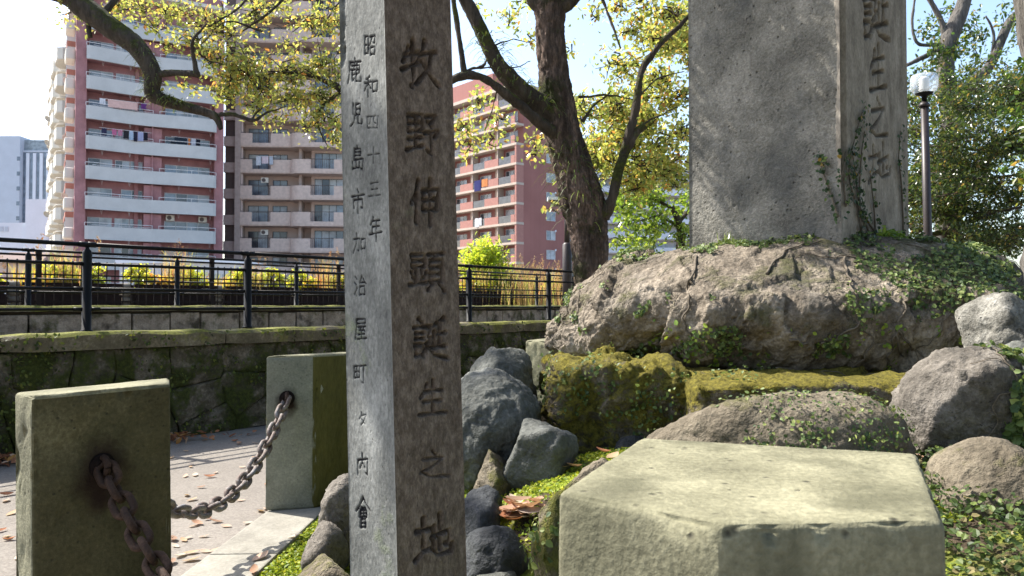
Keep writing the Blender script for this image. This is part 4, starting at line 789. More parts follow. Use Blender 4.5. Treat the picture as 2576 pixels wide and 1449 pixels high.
# woody vines lying on the boulder face
_pp = (Vb[:, :2] * 0.0); _vis = np.nonzero(Nb[:, 1] < .25)[0]; _dy = Vb[_vis, 1]; _zc = (Vb[_vis, 2] - EYE); _u = 1288 + FPX * Vb[_vis, 0] / (_dy * CT + _zc * ST); _w = 724.5 - FPX * (_zc * CT - _dy * ST) / (_dy * CT + _zc * ST)
def boulder_pt(px, py):
    d = (_u - px) ** 2 + (_w - py) ** 2 + (_dy - _dy.min()) * 60; i = _vis[d.argmin()]; return Vb[i] + Nb[i] * .006
for lab, paths in (('bare woody vine running down the cleft of the great boulder', [[(1760, 630), (1738, 700), (1730, 760), (1716, 805), (1738, 850), (1790, 905)]]), ('pale forked dead vine hanging on the lower face of the great boulder', [[(2290, 700), (2275, 770), (2258, 830), (2232, 890), (2238, 930)], [(2258, 830), (2290, 870), (2340, 905)], [(2255, 840), (2262, 890), (2290, 925)], [(1985, 850), (2050, 868), (2120, 845), (2190, 790)]]), ('thin dark vine arching over the top of the great boulder', [[(1930, 690), (1960, 650), (2010, 620), (2060, 612)], [(2125, 650), (2135, 710), (2165, 760)]])):
    p0 = boulder_pt(*paths[0][0]); o = thing('woody_vine', lab, 'vine', p0)
    for q_ in paths:
        dn = [q_[0]]
        for a_, b_ in zip(q_, q_[1:]): dn += [(a_[0] + (b_[0] - a_[0]) * t__ / 4 + rl_.gauss(0, 3), a_[1] + (b_[1] - a_[1]) * t__ / 4 + rl_.gauss(0, 3)) for t__ in range(1, 5)]
        pp_ = smooth_path([tuple(boulder_pt(*w_) - p0) for w_ in dn], 3); m = MB(); m.tube(pp_, [.0055 * (1.1 - .65 * j / len(pp_)) for j in range(len(pp_))], 6); m.build('stem', M_VINE, o)
def ground_scatter(n, xr, yr, thr, scale, seed, extra=None):
    rs = np.random.RandomState(seed); X = rs.uniform(*xr, n * 4); Y = rs.uniform(*yr, n * 4); P = np.stack([X, Y, X * 0], 1); ok = (kerb_dist(X, Y) > .12) & (fbm(P, scale, 3, .5, seed) > thr)
    if extra is not None: ok &= extra(X, Y)
    X, Y = X[ok][:n], Y[ok][:n]; return np.stack([X, Y, mound(X, Y)], 1), rs
P_, rs = ground_scatter(15000, (.72, 1.95), (1.3, 3.0), -.7, 2, 90); nn = len(P_); P_[:, 2] += rs.uniform(.01, .075, nn)
o = thing('ivy_carpet', 'dense low ivy covering the ground beside the five sided post', 'ivy', P_.min(0)); link('leaves', leaves_mesh('leaves', P_ - P_.min(0), rs.normal(size=(nn, 3)) * .5 + [-.2, -.2, 1], rs.uniform(.009, .02, nn), pick_cols(nn, [(3, (.035, .062, .015)), (3, (.06, .095, .022)), (1, (.12, .16, .04)), (.3, (.26, .22, .1))], rs), LEAF_D, ratio=.8, rs=rs), o)
# moss cushions: small upright tufts, uncountable
def moss(name, label, n, xr, yr, seed, thr=-.1, extra=None, h=.008):
    P, rs = ground_scatter(n, xr, yr, thr, 3, seed, extra); k = len(P); P[:, 2] += rs.uniform(0, h, k)
    pal = [(3, (.3, .36, .03)), (2, (.18, .26, .03)), (1, (.42, .42, .04)), (1, (.1, .15, .02))]
    o = link(name, leaves_mesh(name, P - P.min(0), rs.normal(size=(k, 3)) * .7 + [0, 0, .9], rs.uniform(.008, .016, k), pick_cols(k, pal, rs), LEAF_D, ratio=.7, rs=rs), None, P.min(0)); tag(o, label, 'moss', kind='stuff')
moss('moss_bed', 'bright green moss strip growing along the inner edge of the kerb', 15000, (-.78, -.42), (1.9, 3.2), 91, -.6)
moss('moss_bed', 'bright moss cushion among the rocks behind the pillar', 14000, (-.25, 1.0), (2.1, 3.5), 92, -.12)
moss('moss_bed', 'yellow green moss patch at the foot of the mauve rock', 8000, (.9, 1.7), (1.9, 2.9), 93, -.12)
# fallen leaves
def dry_leaf(seed):
    r = random.Random(seed); vs = []; n = 5; cu = r.uniform(.15, .6); L = 1.0
    for i in range(n + 1):
        u = i / n; w = .26 * math.sin(math.pi * min(.97, u * .94 + .03)) ** .8; z = cu * (u - .5) ** 2 * 1.2
        vs += [(u - .5, -w, z + w * cu * .9), (u - .5, 0, z - .0), (u - .5, w, z + w * cu * .7)]
    fs = [(i * 3 + j, (i + 1) * 3 + j, (i + 1) * 3 + j + 1, i * 3 + j + 1) for i in range(n) for j in range(2)]; return vs, fs
DL = []
for q_, c in enumerate([(.40, .24, .16), (.5, .36, .27), (.34, .15, .08), (.56, .46, .37), (.46, .32, .2), (.3, .19, .13)]):
    vs, fs = dry_leaf(q_); DL.append(np_mesh('fallen_leaf', np.array(vs), np.array(fs), DRY, True, fcol=np.tile(np.array(c), (len(fs), 1))))
rl = random.Random(5)
def drop(x, y, z, s, label, group):
    o = link('fallen_leaf', rl.choice(DL), None, (x, y, z + s * .02), (rl.uniform(-.25, .25), rl.uniform(-.25, .25), rl.uniform(0, 6.28)), (s, s, s)); tag(o, label, 'leaf', group)
k = 0
while k < 110:
    px, py = rl.uniform(0, 700), rl.uniform(1105, 1449); p = on(px, py, 0); r_ = wp(0, 0); off = (Vector((p.x, p.y, 0)) - Q0).dot(NB)
    if off > -.04 or kerb_dist(np.array([p.x]), np.array([p.y]))[0] > -.13 or p.y < 1.5: continue
    drop(p.x, p.y, .004, rl.uniform(.035, .06), 'dry fallen leaf lying on the paving beside the kerb', 'fallen leaves on the paving'); k += 1
for px, py, n_, lab_ in ((1300, 1300, 30, 'curled russet leaf in the heap between the dark rocks and the moss'), (1500, 1130, 24, 'dry leaf in the drift between the slate rock and the five sided post'), (1400, 1190, 5, 'dry leaf tucked against the sharp edged slate rock'), (2345, 1165, 5, 'big tan leaf lying on moss beside the rounded brown rock'), (1330, 1015, 3, 'dark dry leaf caught at the foot of the half hidden post')):
    for _ in range(n_):
        a, b = px + rl.gauss(0, 22), py + rl.gauss(0, 14); p = None
        for z in np.arange(.05, .4, .01):
            q_ = on(a, b, z)
            if mound(np.array([q_.x]), np.array([q_.y]))[0] <= z: p = q_; break
        if p: drop(p.x, p.y, p.z + rl.uniform(.01, .03), rl.uniform(.05, .085), lab_, 'dry leaves among the rocks: ' + lab_[-24:])
for px, py, s in ((655, 1405, .07), (640, 1440, .05), (742, 1352, .05)):
    p = on(px, py, .06); drop(p.x, p.y, .064, s, 'pale dry leaf lying on the stone kerb', 'dry leaves on the kerb')
rs = np.random.RandomState(8); n_ = 2600; tt = rs.uniform(-6.5, 1.5, n_); of = -.04 - np.abs(rs.normal(size=n_)) * .11; XY = np.array([[*wp(a, b)[:2]] for a, b in zip(tt, of)]); keep = (fbm(np.concatenate([XY, XY[:, :1] * 0], 1), .9, 2, .5, 4) > -.12); XY = XY[keep]; nn = len(XY)
P_ = np.concatenate([XY, rs.uniform(.006, .05, (nn, 1))], 1); tag(link('leaf_litter', leaves_mesh('leaf_litter', P_ - P_.min(0), rs.normal(size=(nn, 3)) * .5 + [0, 0, 1], rs.uniform(.03, .06, nn), pick_cols(nn, [(2, (.33, .15, .08)), (2, (.22, .09, .045)), (1, (.45, .3, .2)), (1, (.4, .2, .06))], rs), DRY, ratio=.5, rs=rs), None, P_.min(0)), 'drift of russet leaf litter along the foot of the rubble wall', 'leaves', kind='stuff')
# ivy climbing the stele corner
rs = np.random.RandomState(9); P = []; 
def stele_pt(px, py, n_off=.006):
    if px > 2118: r = ray(px, py); s = sR.dot(SM) / sR.dot(Vector((r.x, r.y))); nn_ = sR
    else: r = ray(px, py); s = sL.dot(SM) / sL.dot(Vector((r.x, r.y))); nn_ = sL
    p = Vector((0, 0, EYE)) + r * s; return np.array([p.x + nn_.x * n_off, p.y + nn_.y * n_off, p.z]), np.array([nn_.x, nn_.y, 0])
PP, NN = [], []; stems = MB(); VINES = [([(2210, 600), (2172, 545), (2140, 480), (2133, 410), (2150, 340), (2160, 300), (2172, 270)], 120, 6), ([(2190, 602), (2160, 520), (2148, 430), (2140, 380)], 80, 5), ([(2110, 545), (2085, 470), (2062, 400), (2075, 410)], 60, 7), ([(2165, 600), (2158, 500), (2165, 380), (2172, 330)], 70, 4), ([(2270, 590), (2265, 470), (2258, 400), (2262, 330)], 60, 3), ([(2125, 520), (2118, 440), (2124, 380)], 45, 6), ([(2200, 603), (2195, 520), (2185, 430)], 30, 3)]
for path, n_, sp in VINES:
    sm = smooth_path([(a, b, 0) for a, b in path], 8); pts = []
    for q_ in sm: pts.append(stele_pt(q_.x, q_.y)[0])
    stems.tube([tuple(p) for p in pts], [.005 * (1.1 - .8 * i / len(pts)) for i in range(len(pts))], 5)
    for _ in range(n_):
        q_ = sm[rs.randint(len(sm))]; p, nv = stele_pt(q_.x + rs.normal() * sp, q_.y + rs.normal() * 8, .008 + rs.uniform(0, .02)); PP.append(p); NN.append(nv)
PP, NN = np.array(PP), np.array(NN); nn = len(PP); b0 = PP.min(0); o = thing('climbing_ivy', 'dark green ivy climbing the corner of the stele', 'ivy', b0)
link('leaves', leaves_mesh('leaves', PP - b0, NN + rs.normal(size=(nn, 3)) * .4, rs.uniform(.014, .026, nn), pick_cols(nn, [(3, (.03, .06, .025)), (2, (.05, .09, .03)), (.4, (.3, .2, .04)), (.5, (.12, .17, .04))], rs), LEAF_D, ratio=.75, rs=rs), o); stems.build('stem', M_VINE, o, off=tuple(b0))['kind'] = 'stuff'
for (a, b, n_, lab, h) in ((2215, 603, 130, 'fresh green weeds sprouting at the foot of the stele face with characters', .07), (1835, 625, 26, 'small tuft of grass at the foot of the rough stele face', .09)):
    p, _n = stele_pt(a, b); k = np.argmin((Vb[:, 0] - p[0]) ** 2 + (Vb[:, 1] - p[1] + .05) ** 2 - Vb[:, 2] * .05); rs = np.random.RandomState(n_)
    if n_ > 100:
        X = rs.normal(size=n_) * .10; PP = np.stack([X * Sv.x + sR.x * .05, X * Sv.y + sR.y * .05, np.abs(rs.normal(size=n_)) * .022], 1); o = thing('weed', lab, 'weed', (p[0], p[1], Vb[k, 2])); link('leaves', leaves_mesh('leaves', PP, rs.normal(size=(n_, 3)) + [0, -.5, .8], rs.uniform(.025, .045, n_), pick_cols(n_, [(2, (.16, .26, .04)), (1, (.3, .4, .06))], rs), LEAF_D, rs=rs), o)
    else: grass_clump('grass_tuft', lab, (p[0] - .02, p[1] - .06, Vb[k, 2] - .01), h, .08, n_, [(1, (.2, .28, .05))], 5, None)
# ================================================================ trees and lamps
def bark(name, cols, moss=None): return stone(name, cols, 9, .95, 1.0, 48, moss=moss, stretch=(1, 1, .22), dist=.035)
M_BARK = bark('camphor_bark', [(.34, (.016, .011, .008)), (.5, (.078, .056, .043)), (.66, (.25, .172, .132))], moss=((.022, .027, .008), (.08, .09, .022), .54, 2.5, .03))
M_BARK2 = bark('mossy_branch_bark', [(.3, (.02, .016, .012)), (.5, (.06, .048, .036)), (.72, (.13, .105, .08))], moss=((.04, .05, .01), (.15, .17, .03), .52, 3, .10))
M_BARK3 = bark('pale_bark', [(.33, (.04, .036, .032)), (.5, (.11, .1, .088)), (.7, (.22, .2, .175))])
def limb_mesh(m, pts, rads, sides=14, amp=.1, seed=0, n=7):
    """pts: list of (px,py,Z) or Vectors; rads in metres"""
    W = [at(*p) if not isinstance(p, Vector) else p for p in pts]; sm = smooth_path(W, n); rr = np.interp(np.linspace(0, len(W) - 1, len(sm)), range(len(W)), rads)
    b = len(m.v); m.tube(sm, list(rr), sides); return sm
def rough_limb(m, amp, seed):
    V = np.array(m.v); d = fbm(V * np.array([1, 1, .45]), 9, 3, .6, seed) * amp + fbm(V, 2.2, 2, .5, seed + 1) * amp * 1.2
    # push along a pseudo-normal (noise vector) kept small
    nx = np.stack([fbm(V * np.array([1, 1, .4]), 12, 3, .6, seed + k) for k in (2, 3, 4)], 1); m.v = [tuple(v) for v in (V + nx * amp * 2.0)]
def fine_limb(name, pts, rads, mat, parent, off, sides=40, n=26, amp=.02, seed=1):
    """a thick limb with furrowed bark in the mesh"""
    W = [at(*p) if not isinstance(p, Vector) else p for p in pts]; sm = smooth_path(W, n); rr = np.interp(np.linspace(0, len(W) - 1, len(sm)), range(len(W)), rads)
    m = MB(); m.tube(sm, list(rr), sides, False); V = np.array(m.v); C = np.repeat(np.array([p[:] for p in sm]), sides, 0); N = V - C; N /= np.linalg.norm(N, axis=1)[:, None] + 1e-9
    ang = np.arctan2(N[:, 1], N[:, 0]); L = np.repeat(np.arange(len(sm)) / n * 1.0, sides); Q = np.stack([N[:, 0] * 3, N[:, 1] * 3, L * 2.4 + N[:, 2]], 1)
    d = (fbm(Q, .8, 3, .5, seed) * 1.1 + (fbm(Q * np.array([3.6, 3.6, .9]), 1.5, 3, .6, seed + 1, True) - .35) * .75) * amp * (np.repeat(rr, sides) / max(rads)) ** .7
    m.v = [tuple(v) for v in (V + N * d[:, None])]; o = m.build(name, mat, parent, off=off); return sm
def crown(parent, off, clusters, pal, seed, leaf=.07, mat=None, twig_mat=None, name='crown', tw=True, per=60, dens=1.0, up=.5):
    """clusters: (centre Vector, (rx, ry, rz), count)"""
    rs = np.random.RandomState(seed); PP = []; m = MB()
    for c, r, n in clusters:
        n = int(n * dens); r = np.array(r if hasattr(r, '__len__') else (r, r, r)); k = max(3, n // per); c = np.array(c[:])
        for _ in range(k):
            e = rs.normal(size=3); e /= np.linalg.norm(e); e = c + e * r * rs.uniform(.3, 1.0); s = c + (e - c) * .15 + rs.normal(size=3) * r * .18
            mid = (s + e) / 2 + rs.normal(size=3) * r * .12
            if tw: m.tube([tuple(s), tuple(mid), tuple(e)], [.009, .006, .003], 4, False)
            q = n // k; u = rs.uniform(.15, 1.08, (q, 1)); B = (1 - u) ** 2 * s + 2 * u * (1 - u) * mid + u * u * e; PP.append(B + rs.normal(size=(q, 3)) * (.05 + .16 * r.mean() * .5))
    P = np.concatenate(PP); n = len(P); N = rs.normal(size=(n, 3)) + np.array([-.35, .0, up])
    link(name, leaves_mesh(name, P - np.array(off), N, rs.uniform(.4, 1.3, n) * leaf, pick_cols(n, pal, rs), mat or LEAF, rs=rs, droop=.6), parent)
    if tw and m.v: m.build('twig', twig_mat or M_BARK_D, parent, off=off)['kind'] = 'stuff'
def ferns(parent, off, pts, n, seed, L=.2):
    rs = np.random.RandomState(seed); V = []; F = []
    for i in range(n):
        p, r = pts[rs.randint(len(pts))]; a = rs.uniform(0, 6.28); o = np.array(p[:]) + np.array([math.cos(a) * r, math.sin(a) * r * .8, rs.uniform(-.3, .9) * r]); d = np.array([math.cos(a), math.sin(a), rs.uniform(.2, 1.3)]); d /= np.linalg.norm(d); l = L * rs.uniform(.5, 1.2); w = np.cross(d, [0, 0, 1]); w /= np.linalg.norm(w) + 1e-9; w = w * .007; b = len(V)
        for s in (0, .35, .7, 1): q = o + d * l * s + np.array([0, 0, -1.1 * l * s * s * .8]); V += [q - w * (1 - s * .85), q + w * (1 - s * .85)]
        for s in range(3): F.append((b + s * 2, b + s * 2 + 1, b + s * 2 + 3, b + s * 2 + 2))
    o_ = link('fern_tuft', np_mesh('fern_tuft', np.array(V) - np.array(off), np.array(F), LEAF_D, fcol=np.repeat(pick_cols(n, [(2, (.1, .14, .03)), (1, (.22, .26, .05)), (1, (.05, .08, .02))], rs), 3, 0)), parent); o_['kind'] = 'stuff'
PAL_C = [(4, (.36, .40, .11)), (3, (.46, .44, .13)), (1.2, (.56, .40, .10)), (.35, (.52, .24, .07)), (2, (.22, .28, .08))]
PAL_M = [(3, (.36, .42, .11)), (3, (.48, .48, .14)), (1.2, (.58, .44, .13)), (.4, (.52, .26, .08)), (2, (.22, .3, .08))]
PAL_E = [(3, (.05, .10, .022)), (3, (.09, .15, .03)), (1.5, (.2, .22, .04)), (.4, (.3, .2, .05))]
def stick(n, clusters): pass
def A_(px, py, Z): return at(px, py, Z)
# --- camphor tree whose trunk stands outside on the left; its mossy branch reaches in
bL = Vector((-7.3, 7.5, .78)); tl = thing('camphor_tree', 'camphor tree whose crooked mossy branch droops across the pink apartment tower', 'tree', bL); offL = tuple(bL)
fine_limb('trunk', [bL, Vector((-7.25, 7.6, 2.6)), Vector((-7.0, 7.9, 4.3)), Vector((-6.6, 7.9, 5.6)), Vector((-6.1, 7.2, 6.6))], [.34, .27, .23, .18, .12], M_BARK, tl, offL, 32, 12, .03, 3)
smL = fine_limb('branch', [Vector((-7.0, 7.95, 4.3)), Vector((-6.4, 8.8, 4.85)), (150, -25, 9.59), (215, 22, 9.59), (290, 78, 9.59), (345, 120, 9.59), (384, 185, 9.59), (384, 236, 9.59), (430, 258, 9.65), (490, 275, 9.71), (540, 292, 9.71), (556, 325, 9.71)], [.2, .165, .146, .14, .13, .115, .1, .088, .073, .058, .05, .024], M_BARK2, tl, offL, 26, 14, .022, 5)
mb = MB()
for pts, r in (([(390, 190, 9.59), (430, 183, 9.54), (500, 187, 9.48)], [.05, .042, .036]), ([(495, 188, 9.48), (488, 150, 9.48), (486, 100, 9.36), (520, 60, 9.36)], [.035, .026, .02, .008]), ([(545, 290, 9.71), (585, 288, 9.71), (640, 302, 9.77), (668, 286, 9.83), (720, 268, 9.83)], [.03, .026, .022, .012, .006]), ([(640, 302, 9.77), (635, 297, 9.83), (660, 270, 9.83)], [.02, .012, .006]), ([(225, 30, 9.59), (222, 70, 9.59), (228, 95, 9.59)], [.035, .03, .022]), ([(250, 40, 9.59), (290, 0, 9.71), (330, -50, 9.83)], [.05, .04, .035]),
               ([(860, 225, 10.06), (830, 210, 10.06), (780, 190, 10.06), (720, 182, 10.06), (650, 190, 10.06)], [.045, .034, .026, .018, .008]), ([(855, 232, 10.06), (815, 265, 10.06), (800, 310, 10.06), (825, 370, 10.06)], [.03, .022, .014, .005]), ([(610, 80, 10.06), (680, 30, 10.06), (740, -30, 10.18)], [.01, .016, .024]), ([(520, 70, 9.83), (600, 20, 9.83), (650, -40, 9.83)], [.008, .014, .02]), ([(488, 120, 9.48), (520, 150, 9.59), (560, 160, 9.71)], [.015, .01, .005]), ([(660, 80, 9.95), (570, 55, 9.83), (510, 110, 9.71)], [.014, .01, .004])):
    mb = MB(); limb_mesh(mb, pts, r, 8); rough_limb(mb, .012, 4); mb.build('side_branch', M_BARK2, tl, off=offL)
CL = [(A_(180, 20, 9.71), (.25, .3, .25), 110), (A_(235, 40, 9.71), (.25, .3, .2), 120), (A_(300, 20, 9.95), (.3, .3, .22), 170), (A_(365, 30, 9.95), (.3, .3, .22), 170), (A_(430, 40, 9.95), (.3, .3, .22), 180), (A_(400, 75, 9.95), (.22, .3, .16), 110), (A_(500, 50, 9.95), (.32, .3, .25), 240), (A_(500, 105, 9.83), (.28, .3, .2), 200), (A_(560, 70, 9.95), (.3, .4, .3), 260), (A_(640, 40, 10.18), (.35, .4, .28), 260), (A_(720, 110, 10.30), (.15, .3, .15), 60),
      (A_(545, 150, 9.83), (.25, .4, .2), 260), (A_(590, 190, 9.95), (.35, .4, .28), 420), (A_(560, 235, 9.95), (.25, .3, .2), 240), (A_(630, 150, 10.06), (.3, .4, .2), 260), (A_(660, 220, 10.06), (.38, .4, .3), 460), (A_(730, 180, 10.06), (.35, .4, .25), 380), (A_(800, 160, 10.06), (.3, .4, .25), 300), (A_(790, 60, 10.06), (.36, .4, .3), 330), (A_(850, 30, 10.06), (.3, .4, .3), 260), (A_(740, 250, 10.06), (.3, .4, .2), 330), (A_(805, 245, 10.06), (.3, .4, .2), 300), (A_(640, 270, 9.95), (.25, .3, .15), 170), (A_(780, 300, 10.06), (.2, .3, .2), 170), (A_(830, 300, 10.06), (.2, .3, .22), 200), (A_(845, 350, 10.06), (.14, .3, .2), 120), (A_(700, 300, 10.06), (.2, .3, .1), 80), (A_(850, 190, 10.06), (.2, .3, .3), 170),
      (A_(440, 110, 9.83), (.15, .2, .12), 60), (A_(470, 220, 9.83), (.15, .2, .12), 60), (A_(890, 110, 10.18), (.3, .4, .3), 200), (A_(960, 60, 10.30), (.4, .4, .4), 260), (A_(700, 10, 10.30), (.3, .3, .25), 160)]
CL = [(c_, tuple(q * 1.17 for q in r_), n_) for c_, r_, n_ in CL]
crown(tl, offL, CL, PAL_C, 21, .064, per=16, dens=1.1)
# its unseen upper crown: leaf clumps added and placed to shade the monument
UP = [(Vector((-7.2, 8.9, 6.9)), (1.2, 1.1, .8), 900), (Vector((-4.3, 5.2, 6.4)), (.6, .35, .4), 130), (Vector((-3.55, 3.25, 5.1)), (.28, .17, .22), 170), (Vector((-5.9, 9.4, 6.4)), (1.0, .9, .6), 500)]
crown(tl, offL, UP, PAL_C, 22, .11, name='shade_crown', per=60)
mb = MB()
for p in UP: mb = MB(); limb_mesh(mb, [Vector((-6.5, 7.7, 5.8)), Vector((-6.1, 7.2, 6.2)).lerp(p[0], .45) + Vector((0, 0, .1)), p[0]], [.1, .06, .02], 8); mb.build('upper_branch', M_BARK2, tl, off=offL)
ferns(tl, offL, [(p, .07) for p in smL[70:120]], 420, 6, .16)
# --- the big leaning camphor in the middle
ZT_ = 7.6; bM = Vector((.83, 7.6, 0)); tm = thing('camphor_tree', 'big leaning camphor tree with furrowed bark standing behind the boulder', 'tree', bM); offM = tuple(bM)
smT = fine_limb('trunk', [bM, Vector((.80, 7.6, .35)), (1488, 745, ZT_), (1486, 660, ZT_), (1480, 585, ZT_), (1463, 500, ZT_), (1445, 430, ZT_), (1420, 350, ZT_), (1403, 270, ZT_), (1392, 180, ZT_), (1384, 90, ZT_), (1382, 20, ZT_), (1375, -60, ZT_), (1390, -200, ZT_), (1430, -420, ZT_)], [.27, .2, .155, .17, .185, .205, .185, .175, .165, .145, .135, .14, .11, .08, .02], M_BARK, tm, offM, 80, 30, .042, 7)
smM = fine_limb('mossy_limb', [(1420, 330, 7.6), (1370, 275, 7.5), (1310, 225, 7.4), (1255, 165, 7.3), (1225, 110, 7.3), (1195, 45, 7.3), (1160, -20, 7.3), (1110, -120, 7.3), (1080, -260, 7.4)], [.13, .095, .088, .075, .066, .062, .058, .045, .015], M_BARK2, tm, offM, 28, 14, .02, 9)
mb = MB()
for pts, r in (([(1410, 345, 7.55), (1365, 315, 7.4), (1320, 275, 7.3), (1270, 235, 7.2), (1215, 195, 7.1), (1170, 190, 7.1), (1130, 205, 7.1)], [.075, .06, .052, .044, .036, .04, .034]), ([(1170, 190, 7.1), (1160, 130, 7.1), (1150, 60, 7.1), (1140, -20, 7.1), (1150, -140, 7.2)], [.03, .024, .026, .022, .006]), ([(1165, 190, 7.1), (1190, 172, 7.1), (1215, 165, 7.1), (1226, 150, 7.2)], [.014, .013, .014, .01]),
               ([(1515, 545, 7.55), (1538, 505, 7.5), (1556, 430, 7.5), (1580, 350, 7.5), (1600, 270, 7.5), (1613, 185, 7.5), (1655, 118, 7.5), (1700, 75, 7.5), (1750, 20, 7.5), (1830, -80, 7.6)], [.075, .052, .05, .045, .038, .034, .03, .024, .018, .006]), ([(1572, 385, 7.5), (1600, 335, 7.5), (1622, 318, 7.5)], [.04, .036, .03]), ([(1585, 330, 7.5), (1640, 300, 7.6), (1700, 270, 7.7)], [.014, .01, .005]), ([(1605, 250, 7.5), (1650, 200, 7.7), (1720, 180, 7.9)], [.012, .008, .004]), ([(1455, 245, 7.6), (1530, 240, 7.6), (1600, 252, 7.7)], [.014, .01, .005]), ([(1465, 305, 7.6), (1490, 270, 7.6), (1540, 230, 7.7)], [.018, .014, .006]), ([(1560, 120, 7.7), (1540, 60, 7.8), (1510, -10, 7.9), (1440, -130, 7.8)], [.008, .012, .018, .03]), ([(1390, 30, 7.6), (1425, 5, 7.6), (1460, -30, 7.6), (1520, -120, 7.6), (1600, -260, 7.7)], [.09, .085, .075, .055, .015]), ([(1375, 35, 7.6), (1345, 0, 7.6), (1325, -40, 7.6), (1290, -150, 7.5), (1230, -300, 7.4)], [.08, .075, .065, .05, .012]), ([(1230, 120, 7.3), (1290, 100, 7.4), (1340, 110, 7.5)], [.01, .006, .003]), ([(1190, 172, 7.1), (1290, 170, 7.2), (1335, 155, 7.2)], [.009, .006, .003]), ([(1250, 225, 7.2), (1240, 270, 7.2), (1220, 330, 7.2)], [.008, .006, .003])):
    mb = MB(); limb_mesh(mb, pts, r, 10); rough_limb(mb, .011, 8); mb.build('branch', M_BARK2, tm, off=offM)
rsq = np.random.RandomState(44); CM = []
for _ in range(112):   # right-hand crown: uneven clumps between the trunk and the stele
    x, y = rsq.uniform(1450, 1770), rsq.uniform(20, 470); g = fbm(np.array([[x / 140, y / 140, 3.0]]), 1, 2, .5, 3)[0]
    if g < -.2 or (x < 1520 and y < 170): continue
    CM.append((A_(x, y, rsq.uniform(7.8, 9.6)), (.26, .3, .2), int(rsq.uniform(110, 190))))
CM += [(A_(x, y, 8.2), (.2, .3, .16), n) for x, y, n in ((1170, 320, 110), (1200, 260, 90), (1230, 345, 70), (1185, 370, 70), (1260, 300, 50), (1350, 380, 70), (1365, 360, 50), (1560, 20, 130), (1620, 10, 140), (1700, 30, 160), (1500, 40, 60), (1440, 110, 40), (1280, 50, 60), (1200, 20, 50), (1310, 10, 60), (1330, 90, 40), (1460, 400, 60), (1410, 520, 60), (1600, 470, 120), (1660, 440, 140), (1700, 400, 160))]
CM += [(A_(x, y, 7.6), (.5, .5, .35), 200) for x, y in ((1130, -150), (1240, -260), (1430, -330), (1600, -220), (1820, -100), (1340, -160), (1520, -140), (1700, -120), (1200, -110))]
CM += [(Vector((.5, 7.4, 5.2)), (1.3, 1.3, .8), 500), (Vector((-1.0, 7.2, 5.6)), (1.0, .8, .6), 300), (Vector((2.2, 7.2, 5.4)), (1.2, 1.2, .8), 400), (Vector((-.15, 4.45, 3.7)), (.45, .3, .35), 1100), (Vector((-.62, 4.62, 3.75)), (.35, .25, .3), 700), (Vector((.2, 4.3, 3.75)), (.35, .25, .3), 500), (Vector((.75, 5.6, 4.1)), (.5, .4, .3), 200)]  # the small dense clumps hang out of view, added to shade the stele
crown(tm, offM, CM, PAL_M, 23, .06, per=14, dens=1.15)
ferns(tm, offM, [(p, .10) for p in smM[6:60]] + [(p, .19) for p in smT[130:200]] + [(p, .17) for p in smT[-45:-15]], 620, 10, .22)
# --- small round-leaved tree in front of the white block
def small_tree(label, trunk, rads, branches, clusters, pal, seed, leaf, mat=None, bmat=None, base_z=0, per=26, name='tree', dens=1.0):
    W0 = at(*trunk[0]); b = Vector((W0.x, W0.y, base_z)); o = thing(name, label, 'tree', b); off = tuple(b)
    fine_limb('trunk', [b] + trunk[1:], rads, bmat or M_BARK2, o, off, 24, 12, .012, seed)
    for pts, r in branches: m = MB(); limb_mesh(m, pts, r, 8); rough_limb(m, .009, seed); m.build('branch', bmat or M_BARK2, o, off=off)
    crown(o, off, clusters, pal, seed, leaf, mat, per=per, dens=dens); return o
rsq = np.random.RandomState(46)
small_tree('small fresh green tree in front of the white apartment block', [(1712, 800, 10.5), (1712, 640, 10.5), (1710, 570, 10.5), (1690, 520, 10.5)], [.07, .06, .05, .03], [([(1710, 575, 10.5), (1660, 545, 10.4), (1600, 560, 10.3)], [.03, .02, .008]), ([(1708, 560, 10.5), (1740, 520, 10.6), (1760, 480, 10.6)], [.03, .02, .01]), ([(1690, 525, 10.5), (1640, 500, 10.5), (1590, 515, 10.5)], [.025, .015, .006])],
           [(A_(rsq.uniform(1555, 1770), rsq.uniform(480, 635), rsq.uniform(10.1, 10.9)), (.26, .3, .16), 100) for _ in range(26)], [(3, (.16, .26, .03)), (2, (.28, .36, .05)), (1, (.09, .15, .025))], 31, .075, base_z=0)
# --- trees at the right
rsq = np.random.RandomState(47); CR = []
for _ in range(190):
    x, y = rsq.uniform(2275, 2640), rsq.uniform(210, 625); g = fbm(np.array([[x / 110, y / 110, 7.0]]), 1, 2, .5, 3)[0]
    if g < -.22 or (y > 560 and rsq.rand() < .35): continue
    CR.append((A_(x, y, rsq.uniform(10.6, 13.0)), (.36, .4, .22), 240))
small_tree('dense dark green evergreen tree behind the lamp post', [(2388, 800, 11.8), (2390, 640, 11.8), (2398, 560, 11.8), (2440, 470, 11.8), (2520, 360, 11.8)], [.16, .13, .11, .07, .02], [([(2398, 560, 11.8), (2350, 500, 11.8), (2310, 430, 11.7)], [.05, .03, .01]), ([(2395, 580, 11.8), (2330, 590, 11.7), (2285, 570, 11.7)], [.05, .035, .015]), ([(2420, 500, 11.8), (2410, 420, 11.8), (2380, 340, 11.8)], [.045, .03, .01]), ([(2400, 575, 11.8), (2480, 540, 11.5), (2570, 520, 11.3)], [.05, .035, .015]), ([(2430, 480, 11.8), (2490, 450, 11.8), (2560, 440, 11.5)], [.04, .03, .01])], CR, [(3, (.04, .07, .018)), (3, (.07, .105, .024)), (1.2, (.15, .165, .035)), (.3, (.26, .18, .05))], 33, .062, per=24, name='evergreen_tree')
